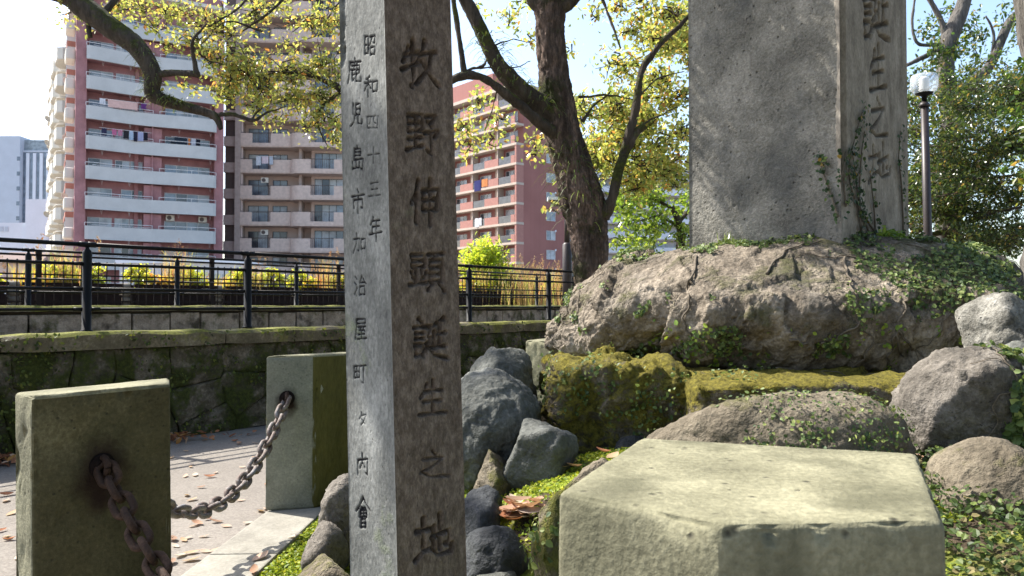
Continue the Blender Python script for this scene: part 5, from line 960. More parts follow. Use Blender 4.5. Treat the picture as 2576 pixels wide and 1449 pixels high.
CR2 = [(A_(rsq.uniform(2290, 2620), rsq.uniform(20, 330), rsq.uniform(13, 15)), (.4, .4, .3), 100) for _ in range(50)]
small_tree('pale barked tree with open forked limbs rising above the evergreen', [(2385, 800, 14), (2382, 600, 14), (2384, 420, 14), (2392, 300, 14), (2378, 190, 14), (2385, 110, 14), (2420, 20, 14), (2440, -60, 14), (2470, -220, 14)], [.24, .2, .17, .17, .15, .16, .12, .1, .02], [([(2395, 290, 14), (2440, 215, 14), (2490, 165, 14), (2540, 55, 14), (2600, 10, 14), (2680, -80, 14)], [.14, .11, .09, .08, .07, .02]), ([(2386, 140, 14), (2370, 60, 14), (2345, 10, 14), (2320, -40, 14), (2290, -150, 14)], [.05, .05, .045, .04, .01]), ([(2280, 165, 13.5), (2330, 140, 13.6), (2375, 118, 13.8)], [.03, .045, .03]), ([(2365, 110, 13.8), (2310, 110, 13.6), (2295, 60, 13.6), (2300, 0, 13.6), (2310, -90, 13.6)], [.03, .03, .025, .02, .006]), ([(2490, 165, 14), (2500, 90, 14), (2480, 40, 14)], [.03, .025, .015])], CR2, PAL_E, 34, .085, bmat=M_BARK3, per=26, name='forked_tree')
bG = Vector((5.0, 6.9, 0)); tg = thing('old_tree', 'old tree with broad grey flaring trunk at the edge behind the dark boulder', 'tree', bG)
fine_limb('trunk', [bG, Vector((5.0, 6.9, .7)), Vector((5.02, 6.9, 1.4)), Vector((5.08, 6.9, 2.4)), (2640, 60, 6.9), (2600, -120, 6.9), (2560, -330, 6.8)], [.62, .48, .36, .3, .24, .18, .05], M_BARK3, tg, tuple(bG), 60, 16, .05, 12)
crown(tg, tuple(bG), [(Vector((4.4, 6.6, 4.9)), (1.0, 1.0, .7), 500), (Vector((5.6, 6.8, 4.6)), (.9, .9, .7), 300), (A_(2590, 300, 6.5), (.2, .25, .35), 260), (A_(2600, 440, 6.5), (.22, .25, .25), 240), (A_(2585, 180, 6.5), (.2, .25, .3), 200)], PAL_E, 35, .07)

rsq = np.random.RandomState(71)
for bx, by, hh, lab in ((13.2, 13.5, 4.2, 'round evergreen tree across the park beyond the old grey trunk'), (15.5, 18.5, 5.2, 'tall evergreen tree at the far side of the park'), (19.5, 20, 4.6, 'spreading evergreen tree at the far corner of the park'), (21.5, 15, 4.4, 'low branched evergreen tree beside the park path')):
    o = thing('evergreen_tree', lab, 'tree', (bx, by, 0), 0, 'evergreens across the park'); fine_limb('trunk', [Vector((bx, by, 0)), Vector((bx + .1, by, 1.2)), Vector((bx, by + .1, hh * .8))], [.2, .15, .05], M_BARK2, o, (bx, by, 0), 14, 6, .015, 3)
    crown(o, (bx, by, 0), [(Vector((bx + rsq.normal() * 1.2, by + rsq.normal() * 1.2, rsq.uniform(1.0, hh))), (.9, .9, .6), 130) for _ in range(26)], PAL_E, int(bx * 10), .15, per=40)
# --- unseen camphor added overhead and behind the camera to darken the foreground
bO = Vector((4.6, -3.4, 0)); to = thing('camphor_tree', 'added broad camphor tree out of view, its crown darkening the enclosure from above and behind', 'tree', bO)
fine_limb('trunk', [bO, Vector((4.6, -3.4, 1.5)), Vector((4.3, -3.0, 3.0)), Vector((3.6, -2.0, 4.4)), Vector((2.6, -.4, 5.2)), Vector((1.4, 1.6, 5.6))], [.55, .42, .36, .26, .18, .06], M_BARK, to, tuple(bO), 32, 8, .04, 14)
rsq = np.random.RandomState(60); CO = []
for _ in range(210):
    x, y = rsq.uniform(-3.0, 9.5), rsq.uniform(-10, 5.0); z = rsq.uniform(4.2, 6.4) - (max(0, -y - 2.5) * .55 + max(0, x - 5) * .7) * rsq.uniform(.3, 1)
    if (x < -1.0 and y > .5) or (x < .2 and z < 4.9 and y > 0) or math.hypot(x, y) < 2.5 and z < 3.5 or (z < 4.5 and y > 1 and x < y * .8 + 1.5): continue
    CO.append((Vector((x, y, max(1.0, z))), (1.0, 1.0, .6), 170))
crown(to, tuple(bO), CO, PAL_E, 61, .29, LEAF_D, per=70)
# ---------------------------------------------------------------- lamps
M_POLE = plain('brown_pole_paint', (.028, .02, .018), .45, .4, .2, 12); M_WHITE = plain('white_plastic', (.8, .8, .76), .5, .4, .05)
t = NT('clear_acrylic'); g_ = t.n('ShaderNodeBsdfGlass', i_IOR=1.12, i_Roughness=.08); d_ = t.n('ShaderNodeBsdfDiffuse', i_0=(.75, .82, .88, 1)); tr_ = t.n('ShaderNodeBsdfTransparent')
mx = t.n('ShaderNodeMixShader', i_0=.3, i_1=tr_.outputs[0], i_2=d_.outputs[0]); gl = t.n('ShaderNodeBsdfGlossy', i_Roughness=.1); mx2 = t.n('ShaderNodeMixShader', i_0=.08, i_1=mx.outputs[0], i_2=gl.outputs[0]); t.t.links.new(mx2.outputs[0], t.out.inputs[0]); M_CLEAR = t.m
ZL = 10.0; pb_ = at(2340, 767, ZL); lp = thing('street_lamp', 'brown park lamp post with a clear drum shade around a white core', 'lamp', (pb_.x, pb_.y, 0)); zt = at(2326, 238, ZL).z
m = MB(); m.tube([(0, 0, 0), (-.02, 0, 1.8), (-.045, 0, zt - .1)], [.058, .052, .047], 16); m.lathe([(.065, 0), (.065, .03), (.052, .05)], 16, (-.045, 0, zt - .16)); m.build('pole', M_POLE, lp)
m = MB(); m.lathe([(.03, -.1), (.035, -.02), (.1, .005), (.11, .02)], 20, (-.045, 0, zt)); m.build('lamp_base', M_BLACK, lp)
m = MB(); m.lathe([(.12, .015), (.155, .06), (.165, .12), (.165, .22), (.15, .25), (.03, .258)], 28, (-.045, 0, zt)); m.build('shade', M_CLEAR, lp)
m = MB(); m.lathe([(.05, .02), (.05, .04)] + [(.068 if i % 2 else .052, .05 + i * .0165) for i in range(11)] + [(.03, .235)], 20, (-.045, 0, zt)); m.build('core', M_WHITE, lp)
p2 = wp(t_of(1427, 2.0), 2.0, .45); z2 = EYE + (767 - 610) / FPX * p2.y; z3 = EYE + (767 - 505) / FPX * p2.y; lp2 = thing('street_lamp', 'brown lamp post with a flat box head beside the leaning camphor trunk', 'lamp', p2)
m = MB(); m.lathe([(.075, 0), (.075, z2 - .45 - .03), (.045, z2 - .45)], 16); m.build('lower_pole', M_POLE, lp2); m = MB(); m.lathe([(.042, z2 - .46), (.04, z3 - .45)], 14); m.build('pole', M_POLE, lp2)
m = MB(); m.add([(-.28, -.1, z3 - .45), (.22, -.1, z3 - .45), (.22, .1, z3 - .45), (-.28, .1, z3 - .45), (-.2, -.07, z3 - .53), (.14, -.07, z3 - .53), (.14, .07, z3 - .53), (-.2, .07, z3 - .53)], [(0, 1, 2, 3), (4, 5, 6, 7), (0, 1, 5, 4), (1, 2, 6, 5), (2, 3, 7, 6), (3, 0, 4, 7)]); m.build('lamp_head', M_POLE, lp2)
MB().box(-.3, .24, -.12, .12, z3 - .445, z3 - .40).build('lamp_lid', M_WHITE, lp2)
# ================================================================ buildings
GZ = .80
M_PINK = plain('dusty_pink_render', (.36, .185, .19), .85, .2, .16, 1.2); M_SALMON = plain('salmon_render', (.42, .2, .16), .85, .2, .1, 1.2)
M_BALC = plain('white_balcony_paint', (.52, .53, .52), .7, .3, .06, .8); M_CREAM = plain('cream_balcony_paint', (.66, .63, .55), .7, .3, .06, .8)
M_BEIGE = plain('beige_pink_render', (.60, .475, .42), .85, .2, .06, 1.0); M_BEIGE2 = plain('speckled_beige_tile', (.60, .48, .41), .85, .2, .12, 3.0); M_TAUPE = plain('taupe_tile', (.42, .34, .3), .85, .2, .1, 3)
M_SLAB = plain('concrete_soffit', (.48, .42, .36), .85, .2, .05, 1); M_GREY = plain('pale_grey_tile', (.5, .55, .62), .8, .2, .05, .4); M_OFFW = plain('white_tile', (.68, .72, .78), .8, .2, .04, .4); M_LGREY = plain('light_grey_render', (.55, .55, .56), .8, .2, .06, .5)
M_FRAME = plain('aluminium_frame', (.55, .56, .56), .45, .5, .05); M_FRAME_D = plain('bronze_frame', (.07, .06, .055), .45, .5, .1); M_RAILW = plain('white_rail', (.7, .7, .7), .5, .4, .05); M_GRILLE = plain('brown_grille', (.10, .075, .065), .5, .4, .1)
def glass(name, c, rough=.12): 
    t = NT(name); n = t.noise(t.pos(), 1.3, 2); t.bsdf(t.ramp(n, [(.35, tuple(x * .7 for x in c)), (.65, tuple(min(1, x * 1.2) for x in c))]), rough, spec=.7); return t.m
PANES = [glass('pane_dark', (.05, .06, .075)), glass('pane_blue', (.16, .2, .25)), glass('pane_curtain', (.36, .4, .44), .3), glass('pane_pale', (.26, .31, .34), .25), glass('pane_lace', (.42, .46, .48), .35), glass('pane_sky', (.2, .26, .33))]
M_GLASSRAIL = glass('smoked_glass_rail', (.075, .075, .08))
t = NT('red_brick_tile'); br = t.n('ShaderNodeTexBrick', i_Vector=t.pos((1, 1, 1)), i_Scale=2.2); br.inputs['Color1'].default_value = (.33, .155, .137, 1); br.inputs['Color2'].default_value = (.27, .122, .108, 1); br.inputs['Mortar'].default_value = (.25, .135, .12, 1)
nz = t.noise(t.pos(), .25, 3); t.bsdf(t.mix(.35, t.ramp(nz, [(.3, (.28, .13, .115)), (.7, (.34, .165, .148))]), br.outputs[0]), .8, spec=.2); M_BRICK = t.m
M_BRICKL = plain('brick_parapet_tile', (.38, .2, .172), .8, .2, .08, 3)
_wc = {}
def window(parent, x, y, z, w, h, n=2, rz=0, frame=None, rnd=random, name='window'):
    fm = frame or M_FRAME; key = (round(w, 2), round(h, 2), n, fm.name)
    if key not in _wc:
        m = MB(); b = .05; m.box(0, w, -.05, .03, 0, b); m.box(0, w, -.05, .03, h - b, h); 
        for i in range(n + 1): xx = i * (w - b) / n; m.box(xx, xx + b, -.052, .028, b, h - b)
        p = MB().box(0, w / n - b, -.008, .01, 0, h - 2 * b); _wc[key] = (m.mesh('window', fm), [p.mesh('pane', g) for g in PANES])
    fme, pms = _wc[key]; o = link(name, fme, parent, (x, y, z), (0, 0, rz))
    for i in range(n): link('pane', rnd.choice(pms), o, (i * (w - .05) / n + .05, 0, .05))
    return o
acm = None
def aircon(parent, x, y, z, rz=0):
    global acm
    if acm is None:
        m = MB(); m.box(0, .8, 0, .3, 0, .58); m.mesh('air_conditioner', M_OFFW)
        acm = (m.mesh('air_conditioner', M_CREAM, bevel=.02), MB().tube([(.3, -.012, .29), (.3, .005, .29)], .22, 18).mesh('fan_grille', M_GRILLE))
    o = link('air_conditioner', acm[0], parent, (x, y, z), (0, 0, rz)); link('fan_grille', acm[1], o); return o
def dish(parent, x, y, z, rz):
    m = MB(); m.lathe([(.02, 0), (.2, .03), (.36, .1), (.4, .14), (.39, .15), (.34, .115), (.02, .02)], 16); o = m.build('satellite_dish', M_CREAM, parent); o.location = (x, y, z); o.rotation_euler = (R(70), 0, rz); return o
def sweep(parent, name, mat, plan, z0, z1, thick=.15):
    """wall following a plan polyline (local x,y), given thickness inward"""
    m = MB(); n = len(plan); P = [Vector(p) for p in plan]; inn = []
    for i in range(n): d = (P[min(i + 1, n - 1)] - P[max(i - 1, 0)]).normalized(); inn.append(P[i] + Vector((-d.y, d.x)) * thick)
    lo = [(p.x, p.y, z0) for p in P] + [(p.x, p.y, z0) for p in inn[::-1]]; hi = [(a, b, z1) for a, b, _ in lo]; k = 2 * n
    m.add(lo + hi, [(i, (i + 1) % k, k + (i + 1) % k, k + i) for i in range(k)] + [(i, i + 1, k - 2 - i, k - 1 - i) for i in range(n - 1)] + [(k + i, k + k - 1 - i, k + k - 2 - i, k + i + 1) for i in range(n - 1)]); return m.build(name, mat, parent)
# --- pink tower with white balconies
rb = random.Random(3); Z0 = 73.0; X0 = (184 - 1288) / FPX * Z0; b1 = thing('apartment_tower', 'dusty pink apartment tower with long white balconies and cream bays round its corner', 'building', (X0, Z0, GZ), math.atan2(.525, .851))
fl = [8.39 - GZ + 2.87 * k for k in range(-2, 8)]; roof = 31.4 - GZ
MB().box(.25, 13.2, 1.3, 36, 0, roof).build('wall', M_PINK, b1)
MB().box(0, .92, 0, 1.32, 0, roof + .6).build('corner_column', M_PINK, b1); MB().box(12.58, 13.46, .05, 1.32, 0, roof).build('corner_column', M_PINK, b1)
MB().box(-.35, 13.7, -.4, 36, roof, roof + .35).build('roof_slab', M_CREAM, b1); MB().box(.2, 13.4, .2, 35.5, roof + .35, roof + 1.3).build('roof_parapet', M_PINK, b1)
MB().box(5.2, 5.55, 1.0, 1.31, 0, roof).build('rain_pipe', M_PINK, b1)
plan = [(.85 + 11.8 * i / 40, -.35 - .30 * math.cos(2 * math.pi * i / 40 * 1.0 + .6) - (0.12 if i in (0, 40) else 0) * -1) for i in range(41)]
for k, z in enumerate(fl):
    sweep(b1, 'balcony', M_BALC, plan, z - 1.2, z, .16); sweep(b1, 'balcony_edge', M_BALC, [(x, y - .03) for x, y in plan], z - 1.28, z - 1.2, .22)
    MB().box(.9, 12.6, -.02, 1.31, z - 1.2, z - 1.04).build('floor_slab', M_PINK, b1)
    m = MB(); rp = [(x, y + .08, z + .32) for x, y in plan[::2]]; m.tube(rp[:11], .03, 5); m.tube(rp[11:], .03, 5); m.tube([(x, y, z + .1) for x, y, _ in rp[1:11]], .02, 5)
    for i in (0, 5, 10, 11, 16, 20): m.tube([(rp[i][0], rp[i][1], z), rp[i]], .025, 5)
    m.build('balcony_rail', M_RAILW, b1)
    MB().box(6.0, 7.6, .35, 1.31, z - 1.03, z + 1.5).build('pier', M_PINK, b1); MB().box(6.66, 6.78, .15, .34, z - 1.03, z + 1.6).build('divider', M_PINK, b1)
    window(b1, 1.15, 1.27, z - .95, 2.1, 1.95, 2, rnd=rb); window(b1, 3.5, 1.27, z - .3, 1.3, 1.3, 2, rnd=rb) if k % 3 else None
    window(b1, 4.05 if k % 3 == 0 else 4.85, 1.27, z - .95, 1.9 if k % 3 == 0 else 1.1, 1.95, 2, rnd=rb); window(b1, 8.0, 1.27, z - .95, 4.3, 1.95, 4, rnd=rb)
    for xx in (2.3, 4.7, 9.2, 12.2): m = MB(); m.tube([(xx - .08, .2, z + 1.62), (xx, .2, z + 1.2), (xx + .06, .2, z + 1.62)], .025, 4); m.build('laundry_bracket', M_RAILW, b1)
    # cream bays on the flank
    zz = z
    m = MB(); m.box(-.85, 0, 1.0, 3.6, zz - 1.15, zz - .1); m.build('flank_balcony', M_CREAM, b1, bevel=.18)
    for j, (ya, yb, dz) in enumerate(((5.2, 7.4, 0), (8.2, 10.6, -.15))):
        MB().box(-.62, .26, ya, yb, zz - 1.6 + dz, zz - 1.05 + dz).build('bay_sill', M_SALMON, b1); MB().box(-.55, .26, ya + .05, yb - .05, zz - 1.05 + dz, zz + 1.2 + dz).build('bay_glass', PANES[0] if j else PANES[1], b1); MB().box(-.6, .26, ya - .02, ya + .1, zz - 1.05 + dz, zz + 1.25 + dz).build('bay_frame', M_FRAME, b1)
    for j, (ya, yb, dx) in enumerate(((11.2, 15.6, 1.5), (16.4, 21.4, 1.8), (22.4, 27.6, 1.9), (28.5, 33.5, 2.0))):
        pl_ = [(.0, yb), (-dx * .75, yb - .25), (-dx, yb - 1.0), (-dx, (ya + yb) / 2 + .3), (-dx * .9, ya + .5), (-dx * .55, ya), (0, ya)][::-1]
        sweep(b1, 'flank_balcony', M_CREAM, [(x, y) for x, y in pl_], zz - 1.2 - .1 * j, zz - .02 - .1 * j, -.15)
        MB().prism([(x * .96, y) for x, y in pl_], zz - 1.3 - .1 * j, zz - 1.14 - .1 * j).build('flank_floor', M_CREAM, b1)
        m = MB(); m.tube([(x * .95, y, zz + .3 - .1 * j) for x, y in pl_], .05, 5); m.build('flank_rail', M_CREAM, b1)
        MB().box(.2, .26, ya + .4, yb - .4, zz - .9 - .1 * j, zz + 1.1 - .1 * j).build('flank_window', PANES[0], b1)
    if k % 2: dish(b1, -.75, 4.4, zz + .3, R(40))
    if k in (3, 6, 7): dish(b1, -2.1, 24, zz + .4, R(40))
for k, xx, dz in ((1, 3.4, -.7), (2, 3.3, -.6), (2, 8.1, 1.0), (2, 11.2, 1.0)): aircon(b1, xx, .75, fl[k] + dz)
def local(root, x, y, z): return root.matrix_basis @ Vector((x, y, z))
def laundry(label, root, x, y, z, items, wid):
    p = local(root, x, y, z); o = thing('laundry', label, 'laundry', p, root.rotation_euler.z, 'washing on the balconies'); m = MB(); m.tube([(-.2, 0, 0), (wid + .2, 0, 0)], .02, 5); m.build('pole', M_RAILW, o)
    for i, (a, w, h, c) in enumerate(items):
        mm = MB(); vs = []; nseg = 6
        for s in range(nseg + 1): xx = a + w * s / nseg; dy = .04 * math.sin(s * 2.1 + i); vs += [(xx, dy * .3, 0), (xx, dy, -h * .5), (xx, dy * 1.6, -h)]
        mm.add(vs, [(s * 3 + j, (s + 1) * 3 + j, (s + 1) * 3 + j + 1, s * 3 + j + 1) for s in range(nseg) for j in range(2)], True); mm.build('cloth', plain('cloth', c, .9, .1, .1, 4), o)
bpy.context.view_layer.update()
laundry('broad pale pink sheet hung to dry on a white balcony of the pink tower', b1, 2.6, -.3, fl[6] + .85, [(-.6, .5, .6, (.6, .62, .66)), (.1, 2.6, .75, (.62, .42, .38)), (3.0, .5, .55, (.12, .04, .16))], 3.6)
laundry('row of dark and pink clothes drying on a white balcony of the pink tower', b1, 2.2, -.2, fl[5] + .9, [(.0, .45, .8, (.04, .04, .08)), (.9, .4, .6, (.45, .14, .25)), (1.4, .4, .6, (.45, .2, .28)), (1.9, .45, .8, (.03, .03, .035)), (2.4, .35, .9, (.4, .5, .62)), (2.8, .3, 1.0, (.03, .03, .05)), (3.15, .5, .9, (.33, .36, .52)), (3.7, .35, .8, (.02, .02, .03))], 4.2)
laundry('dark clothes with one orange towel drying under a balcony of the pink tower', b1, 8.6, -.1, fl[5] + .8, [(.1, 1.2, .7, (.025, .035, .05)), (1.4, .2, 1.0, (.6, .2, .06)), (1.7, .4, .9, (.5, .5, .55)), (2.15, .4, .9, (.02, .02, .03))], 2.8)
# --- beige block with bowed balconies
rb = random.Random(4); Z0 = 85.0; X0 = (560 - 1288) / FPX * Z0; b2 = thing('apartment_block', 'beige pink apartment block with bowed balconies and iron grilles', 'building', (X0, Z0, GZ), R(5))
H2 = 46.0; fl2 = [8.17 - GZ + 2.9 * k for k in range(-2, 12)]
MB().box(0, 20.5, 1.6, 16, 0, H2).build('wall', M_BEIGE, b2); MB().box(.1, 1.35, .2, 1.62, 0, H2).build('recess_wall', M_GRILLE, b2); MB().box(1.35, 1.95, -.6, 1.62, 0, H2).build('column', M_TAUPE, b2); MB().box(-.6, 20.8, 1.0, 16.3, H2, H2 + .6).build('roof_slab', M_SLAB, b2)
arc = [(7.35 + 1.2 - 1.2 * math.cos(a), -.5 - 1.1 * math.sin(a)) for a in [i * math.pi / 16 for i in range(9)]]
for k, z in enumerate(fl2):
    MB().box(1.9, 7.9, -.5, 1.61, z - 1.5, z - 1.12).build('balcony_slab', M_BEIGE2, b2)
    MB().box(1.72, 3.2, -.56, -.4, z - 1.4, z).build('balcony', M_BEIGE2, b2); MB().box(5.2, 7.5, -.56, -.4, z - 1.4, z).build('balcony', M_BEIGE2, b2); MB().box(3.2, 5.2, -.55, -.42, z - 1.4, z - 1.05).build('balcony', M_BEIGE2, b2)
    sweep(b2, 'balcony', M_BEIGE2, arc + [(9.7, -1.6)], z - 1.45, z - .06, .15); MB().box(12.2, 13.5, -1.6, -1.45, z - 1.45, z - .06).build('balcony', M_BEIGE2, b2); MB().box(9.7, 12.2, -1.59, -1.46, z - 1.45, z - 1.08).build('balcony', M_BEIGE2, b2)
    MB().prism([(x, y + .02) for x, y in arc] + [(13.5, -1.55), (14.0, .2), (14.0, 1.6), (7.4, 1.6)], z - 1.6, z - 1.3).build('balcony_slab', M_BEIGE2, b2)
    sweep(b2, 'balcony', M_BEIGE2, [(14.4, .4), (14.6, -.5), (15.4, -.9), (20.4, -.9)], z - 1.45, z - .06, .15); MB().box(14.4, 20.4, -.85, 1.61, z - 1.6, z - 1.3).build('balcony_slab', M_BEIGE2, b2)
    for xa, xb, yy in ((3.2, 5.2, -.5), (9.7, 12.2, -1.53)):
        m = MB(); m.tube([(xa, yy, z - .02), (xb, yy, z - .02)], .03, 4)
        for i in range(13): xx = xa + (xb - xa) * i / 12; m.tube([(xx, yy, z - 1.08), (xx, yy, z)], .016, 4, False)
        m.build('grille', M_GRILLE, b2)
    m = MB(); m.tube([(1.75, -.48, z + .1), (7.4, -.48, z + .1)], .025, 4); m.build('hand_rail', M_GRILLE, b2)
    window(b2, 2.3, 1.56, z - 1.05, 2.2, 2.0, 2, rnd=rb, frame=M_FRAME_D); window(b2, 5.0, 1.56, z - .95, 1.6, 1.9, 2, rnd=rb, frame=M_FRAME_D); window(b2, 9.8, .55, z - 1.0, 3.2, 2.0, 4, rnd=rb, frame=M_FRAME_D); window(b2, 15.4, 1.56, z - .9, 3.0, 1.9, 2, rnd=rb, frame=M_FRAME_D)
    MB().box(9.4, 13.3, .58, 1.61, z - 1.3, z + 1.3).build('bay_wall', M_BEIGE, b2); MB().box(8.2, 8.5, -.3, 1.61, z - 1.3, z + 1.3).build('divider', M_TAUPE, b2); MB().box(1.95, 2.1, -.2, 0, z - 1.1, z + 1.4).build('rain_pipe', M_BEIGE, b2)
    MB().box(.05, 1.3, -.2, .2, z - 1.4, z - .3).build('stair_parapet', M_TAUPE, b2)
for k, xx in ((2, 4.0), (4, 4.0), (3, 14.6), (1, 14.6)): aircon(b2, xx, .1, fl2[k] + .45)
laundry('pale washing hung over the iron grille of the beige block', b2, 3.7, -.9, fl2[5] + .3, [(0, .5, 1.0, (.55, .58, .62)), (.6, .7, .8, (.62, .52, .55)), (1.4, .4, .9, (.45, .5, .56))], 2.0)
# --- red brick block
rb = random.Random(5); Z0 = 116.0; X0 = (1302 - 1288) / FPX * Z0; b3 = thing('brick_apartments', 'red brick apartment block with stepped balconies behind the leaning camphor', 'building', (X0, Z0, GZ), math.atan2(.65, .76))
roof3 = 33.9 - GZ; fl3 = [10.35 - GZ + 3.0 * k for k in range(-3, 8)]
MB().box(1.2, 13.5, 0, 26, 0, roof3).build('wall', M_BRICK, b3); MB().box(-.4, 14, -.4, 26.4, roof3, roof3 + .5).build('roof_slab', M_SLAB, b3); MB().box(2.5, 9, 9, 24, roof3 + .5, roof3 + 4.5).build('penthouse', M_BRICK, b3)
for k, z in enumerate(fl3):
    MB().box(-.3, 1.21, -.06, 26, z - .35, z).build('balcony_slab', M_SLAB, b3); MB().box(-.25, 1.21, .0, .35, z, z + 2.66).build('end_wall', M_BRICKL, b3) if k < 8 else None
    for j in range(4):
        y0 = .35 + j * 6.4; MB().box(-.28, -.1, y0, y0 + .9, z, z + 1.15).build('balcony', M_BRICKL, b3); MB().box(-.28, -.1, y0 + 3.9, y0 + 6.4, z, z + 1.15).build('balcony', M_BRICKL, b3); MB().box(-.22, -.16, y0 + .9, y0 + 3.9, z, z + 1.1).build('glass_rail', M_GLASSRAIL, b3)
        window(b3, 1.14, y0 + 3.7, z + .1, 2.8, 2.1, 3, rz=R(-90), rnd=rb); MB().box(-.05, 1.2, y0 + 4.3, y0 + 4.5, z, z + 2.66).build('divider', M_SLAB, b3); MB().box(1.0, 1.21, y0 + 4.6, y0 + 6.2, z, z + 2.66).build('recess_wall', M_SLAB, b3)
    window(b3, 5.9, -.03, z + .6, 1.9, 1.45, 2, rnd=rb); m = MB(); m.tube([(7.9, -.06, z + 2.1), (7.9, .02, z + 2.1)], .16, 10); m.build('vent_cap', M_OFFW, b3); window(b3, 10.2, -.03, z + .6, 1.9, 1.45, 2, rnd=rb)
def left_laundry(label, y, z, items):
    p = local(b3, -.35, y, z); o = thing('laundry', label, 'laundry', p, b3.rotation_euler.z - math.pi / 2, 'washing on the balconies')
    for i, (a, w, h, c) in enumerate(items): mm = MB(); mm.add([(a + w * s / 4, .03 * math.sin(s * 2 + i), zz) for s in range(5) for zz in (0, -h)], [(2 * s, 2 * s + 2, 2 * s + 3, 2 * s + 1) for s in range(4)], True); mm.build('cloth', plain('cloth', c, .9, .1, .1, 4), o)
left_laundry('navy and orange cloths hung over a glass balcony rail of the brick block', 10.2, fl3[6] + 1.35, [(0, 1.7, 1.7, (.035, .04, .14)), (1.9, 1.5, 1.2, (.5, .2, .08))])
left_laundry('white towels hung over a glass balcony rail of the brick block', 10.0, fl3[4] + 1.3, [(0, 1.0, 1.4, (.65, .68, .72)), (1.1, .6, 1.2, (.55, .6, .66))])
# --- pale block behind the trees
rb = random.Random(6); Z0 = 150.0; X0 = (1425 - 1288) / FPX * Z0; b4 = thing('white_apartments', 'pale grey apartment block with white banded balconies seen through the trees', 'building', (X0, Z0 - 2, GZ), R(20))
top4 = EYE + (767 - 405) / FPX * 150 - GZ; MB().box(0, 30, 2, 18, 0, top4).build('wall', M_LGREY, b4); MB().box(1, 7, 4, 10, top4, top4 + 4.5).build('roof_tank_room', M_LGREY, b4)
z = 1.5; k = 0
while z < top4 - 1:
    sweep(b4, 'balcony', M_OFFW, [(1 + 28 * i / 20, .6 - .8 * math.sin(i * math.pi / 20 * 3) ** 2) for i in range(21)], z, z + 1.25, .2); MB().box(.8, 29.2, .5, 2.01, z - .25, z).build('balcony_slab', M_SLAB, b4)
    for j in range(6): window(b4, 2 + j * 4.6, 1.95, z + .2, 3.0, 2.0, 2, rnd=rb)
    z += 2.95; k += 1
m = MB(); m.tube([(2, 6, top4 + 4.4), (2, 6, top4 + 15)], .12, 5); m.tube([(5, 7, top4 + 4.4), (5, 7, top4 + 12)], .1, 5); m.build('antenna', M_RAILW, b4)
# --- far office tower and white hall at the left
Z0 = 170.0; u = Z0 / FPX; b5 = thing('office_tower', 'far pale blue grey office tower with dark vertical glass strips', 'building', ((-60 - 1288) * u, Z0, GZ), 0)
zt5 = EYE + (767 - 340) * u - GZ; MB().box(0, 105 * u, 0, 14, 0, zt5).build('wall', M_GREY, b5); MB().box(105 * u, 172 * u, 1.5, 14, 0, zt5 - .6).build('glazed_wing', PANES[3], b5)
for i in range(4): MB().box(105 * u + i * 1.5 + .75, 105 * u + i * 1.5 + 1.45, 1.0, 1.52, 0, zt5 - 3.6).build('pilaster', M_OFFW, b5)
for i in range(4): MB().box(105 * u + i * 1.5 + .02, 105 * u + i * 1.5 + .72, 1.2, 1.51, 0, zt5 - 3.4).build('glass_strip', PANES[1], b5)
MB().box(105 * u + .02, 172 * u, 1.1, 1.5, zt5 - 3.4, zt5 - 3.0).build('cornice', M_GREY, b5)
for i in range(9): MB().box(98 * u, 98 * u + .7, -.05, .02, zt5 - 5.5 - i * 3.3, zt5 - 4.6 - i * 3.3).build('window', PANES[1], b5)
Z0 = 120.0; u = Z0 / FPX; b6 = thing('white_hall', 'white windowless hall with two small square signs in front of the office tower', 'building', ((-60 - 1288) * u, Z0, GZ), 0)
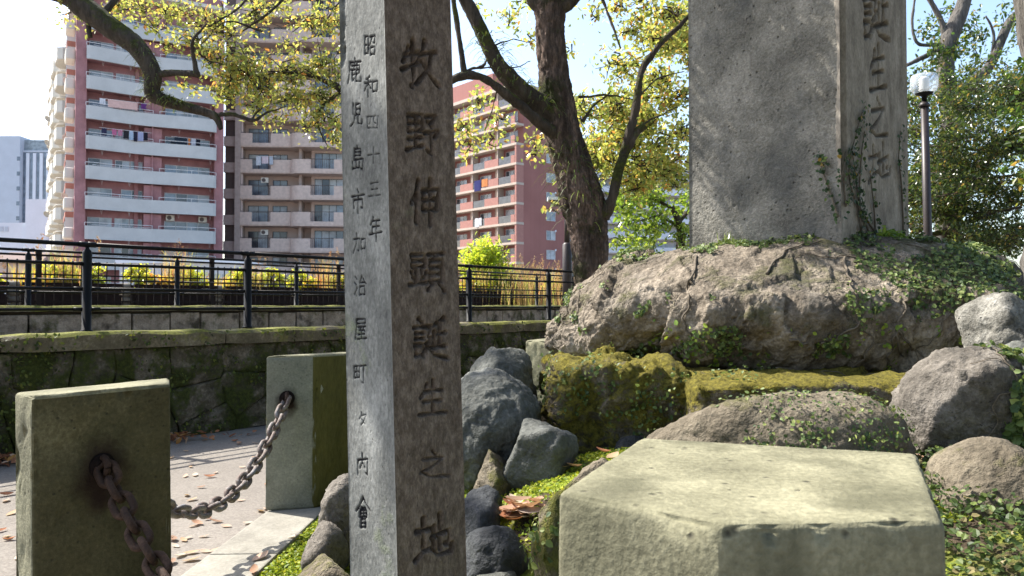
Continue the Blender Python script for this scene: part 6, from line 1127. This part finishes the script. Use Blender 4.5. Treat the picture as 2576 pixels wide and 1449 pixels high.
MB().box(0, 124 * u, 0, 12, 0, EYE + (767 - 560) * u - GZ).build('wall', M_OFFW, b6); MB().box(124 * u, 180 * u, -.3, 12, 0, EYE + (767 - 501) * u - GZ).build('tall_wing', M_OFFW, b6)
for i in range(2): MB().box((58 + i * 13) * u, (66 + i * 13) * u, -.12, .02, EYE + (767 - 582) * u - GZ, EYE + (767 - 570) * u - GZ).build('sign_panel', M_GREY, b6)
# --- low things across the river
def low_box(name, label, cat, x0, x1, y0, Z, depth, mat, parts=()):
    u = Z / FPX; o = thing(name, label, cat, ((x0 - 1288) * u, Z, GZ)); h = EYE + (767 - y0) * u - GZ; MB().box(0, (x1 - x0) * u, 0, depth, 0, h).build('wall', mat, o); return o, u, h
o, u, h = low_box('low_building', 'low flat pale grey building at the foot of the pink tower', 'building', 300, 600, 662, 52.0, 6, M_LGREY); MB().box(-.2, 300 * u + .2, -.2, 6.2, h, h + .2).build('roof_slab', M_OFFW, o)
for i in range(4): window(o, .6 + i * 1.9, -.02, h - 1.7, 1.2, 1.0, 2)
o, u, h = low_box('shop', 'small shop with green band and red and white awning across the river', 'shop', -80, 52, 700, 44.0, 5, M_SALMON); MB().box(-.1, 132 * u + .1, -.15, .0, .2, .75).build('green_band', plain('green_sign', (.01, .22, .12), .5), o); MB().box(-.1, 132 * u + .1, -.16, .0, .75, .95).build('white_band', M_OFFW, o); MB().box(-.1, 132 * u + .1, -.12, 0, h - .35, h - .1).build('white_band', M_OFFW, o)
o, u, h = low_box('house', 'low house with dark brown tiled roof beyond the shop', 'house', -60, 96, 662, 64.0, 6, M_BEIGE); m = MB(); W = 156 * u; m.add([(-.4, -.5, h), (W + .4, -.5, h), (W + .4, 6.5, h), (-.4, 6.5, h), (.8, 3, h + 1.1), (W - .8, 3, h + 1.1)], [(0, 1, 5, 4), (1, 2, 5), (2, 3, 4, 5), (3, 0, 4), (0, 3, 2, 1)]); m.build('roof', plain('brown_tiles', (.14, .09, .08), .8), o)
o, u, h = low_box('low_wall', 'pale concrete river parapet beyond the planters', 'wall', -300, 1700, 735, 34.0, .4, M_LGREY)
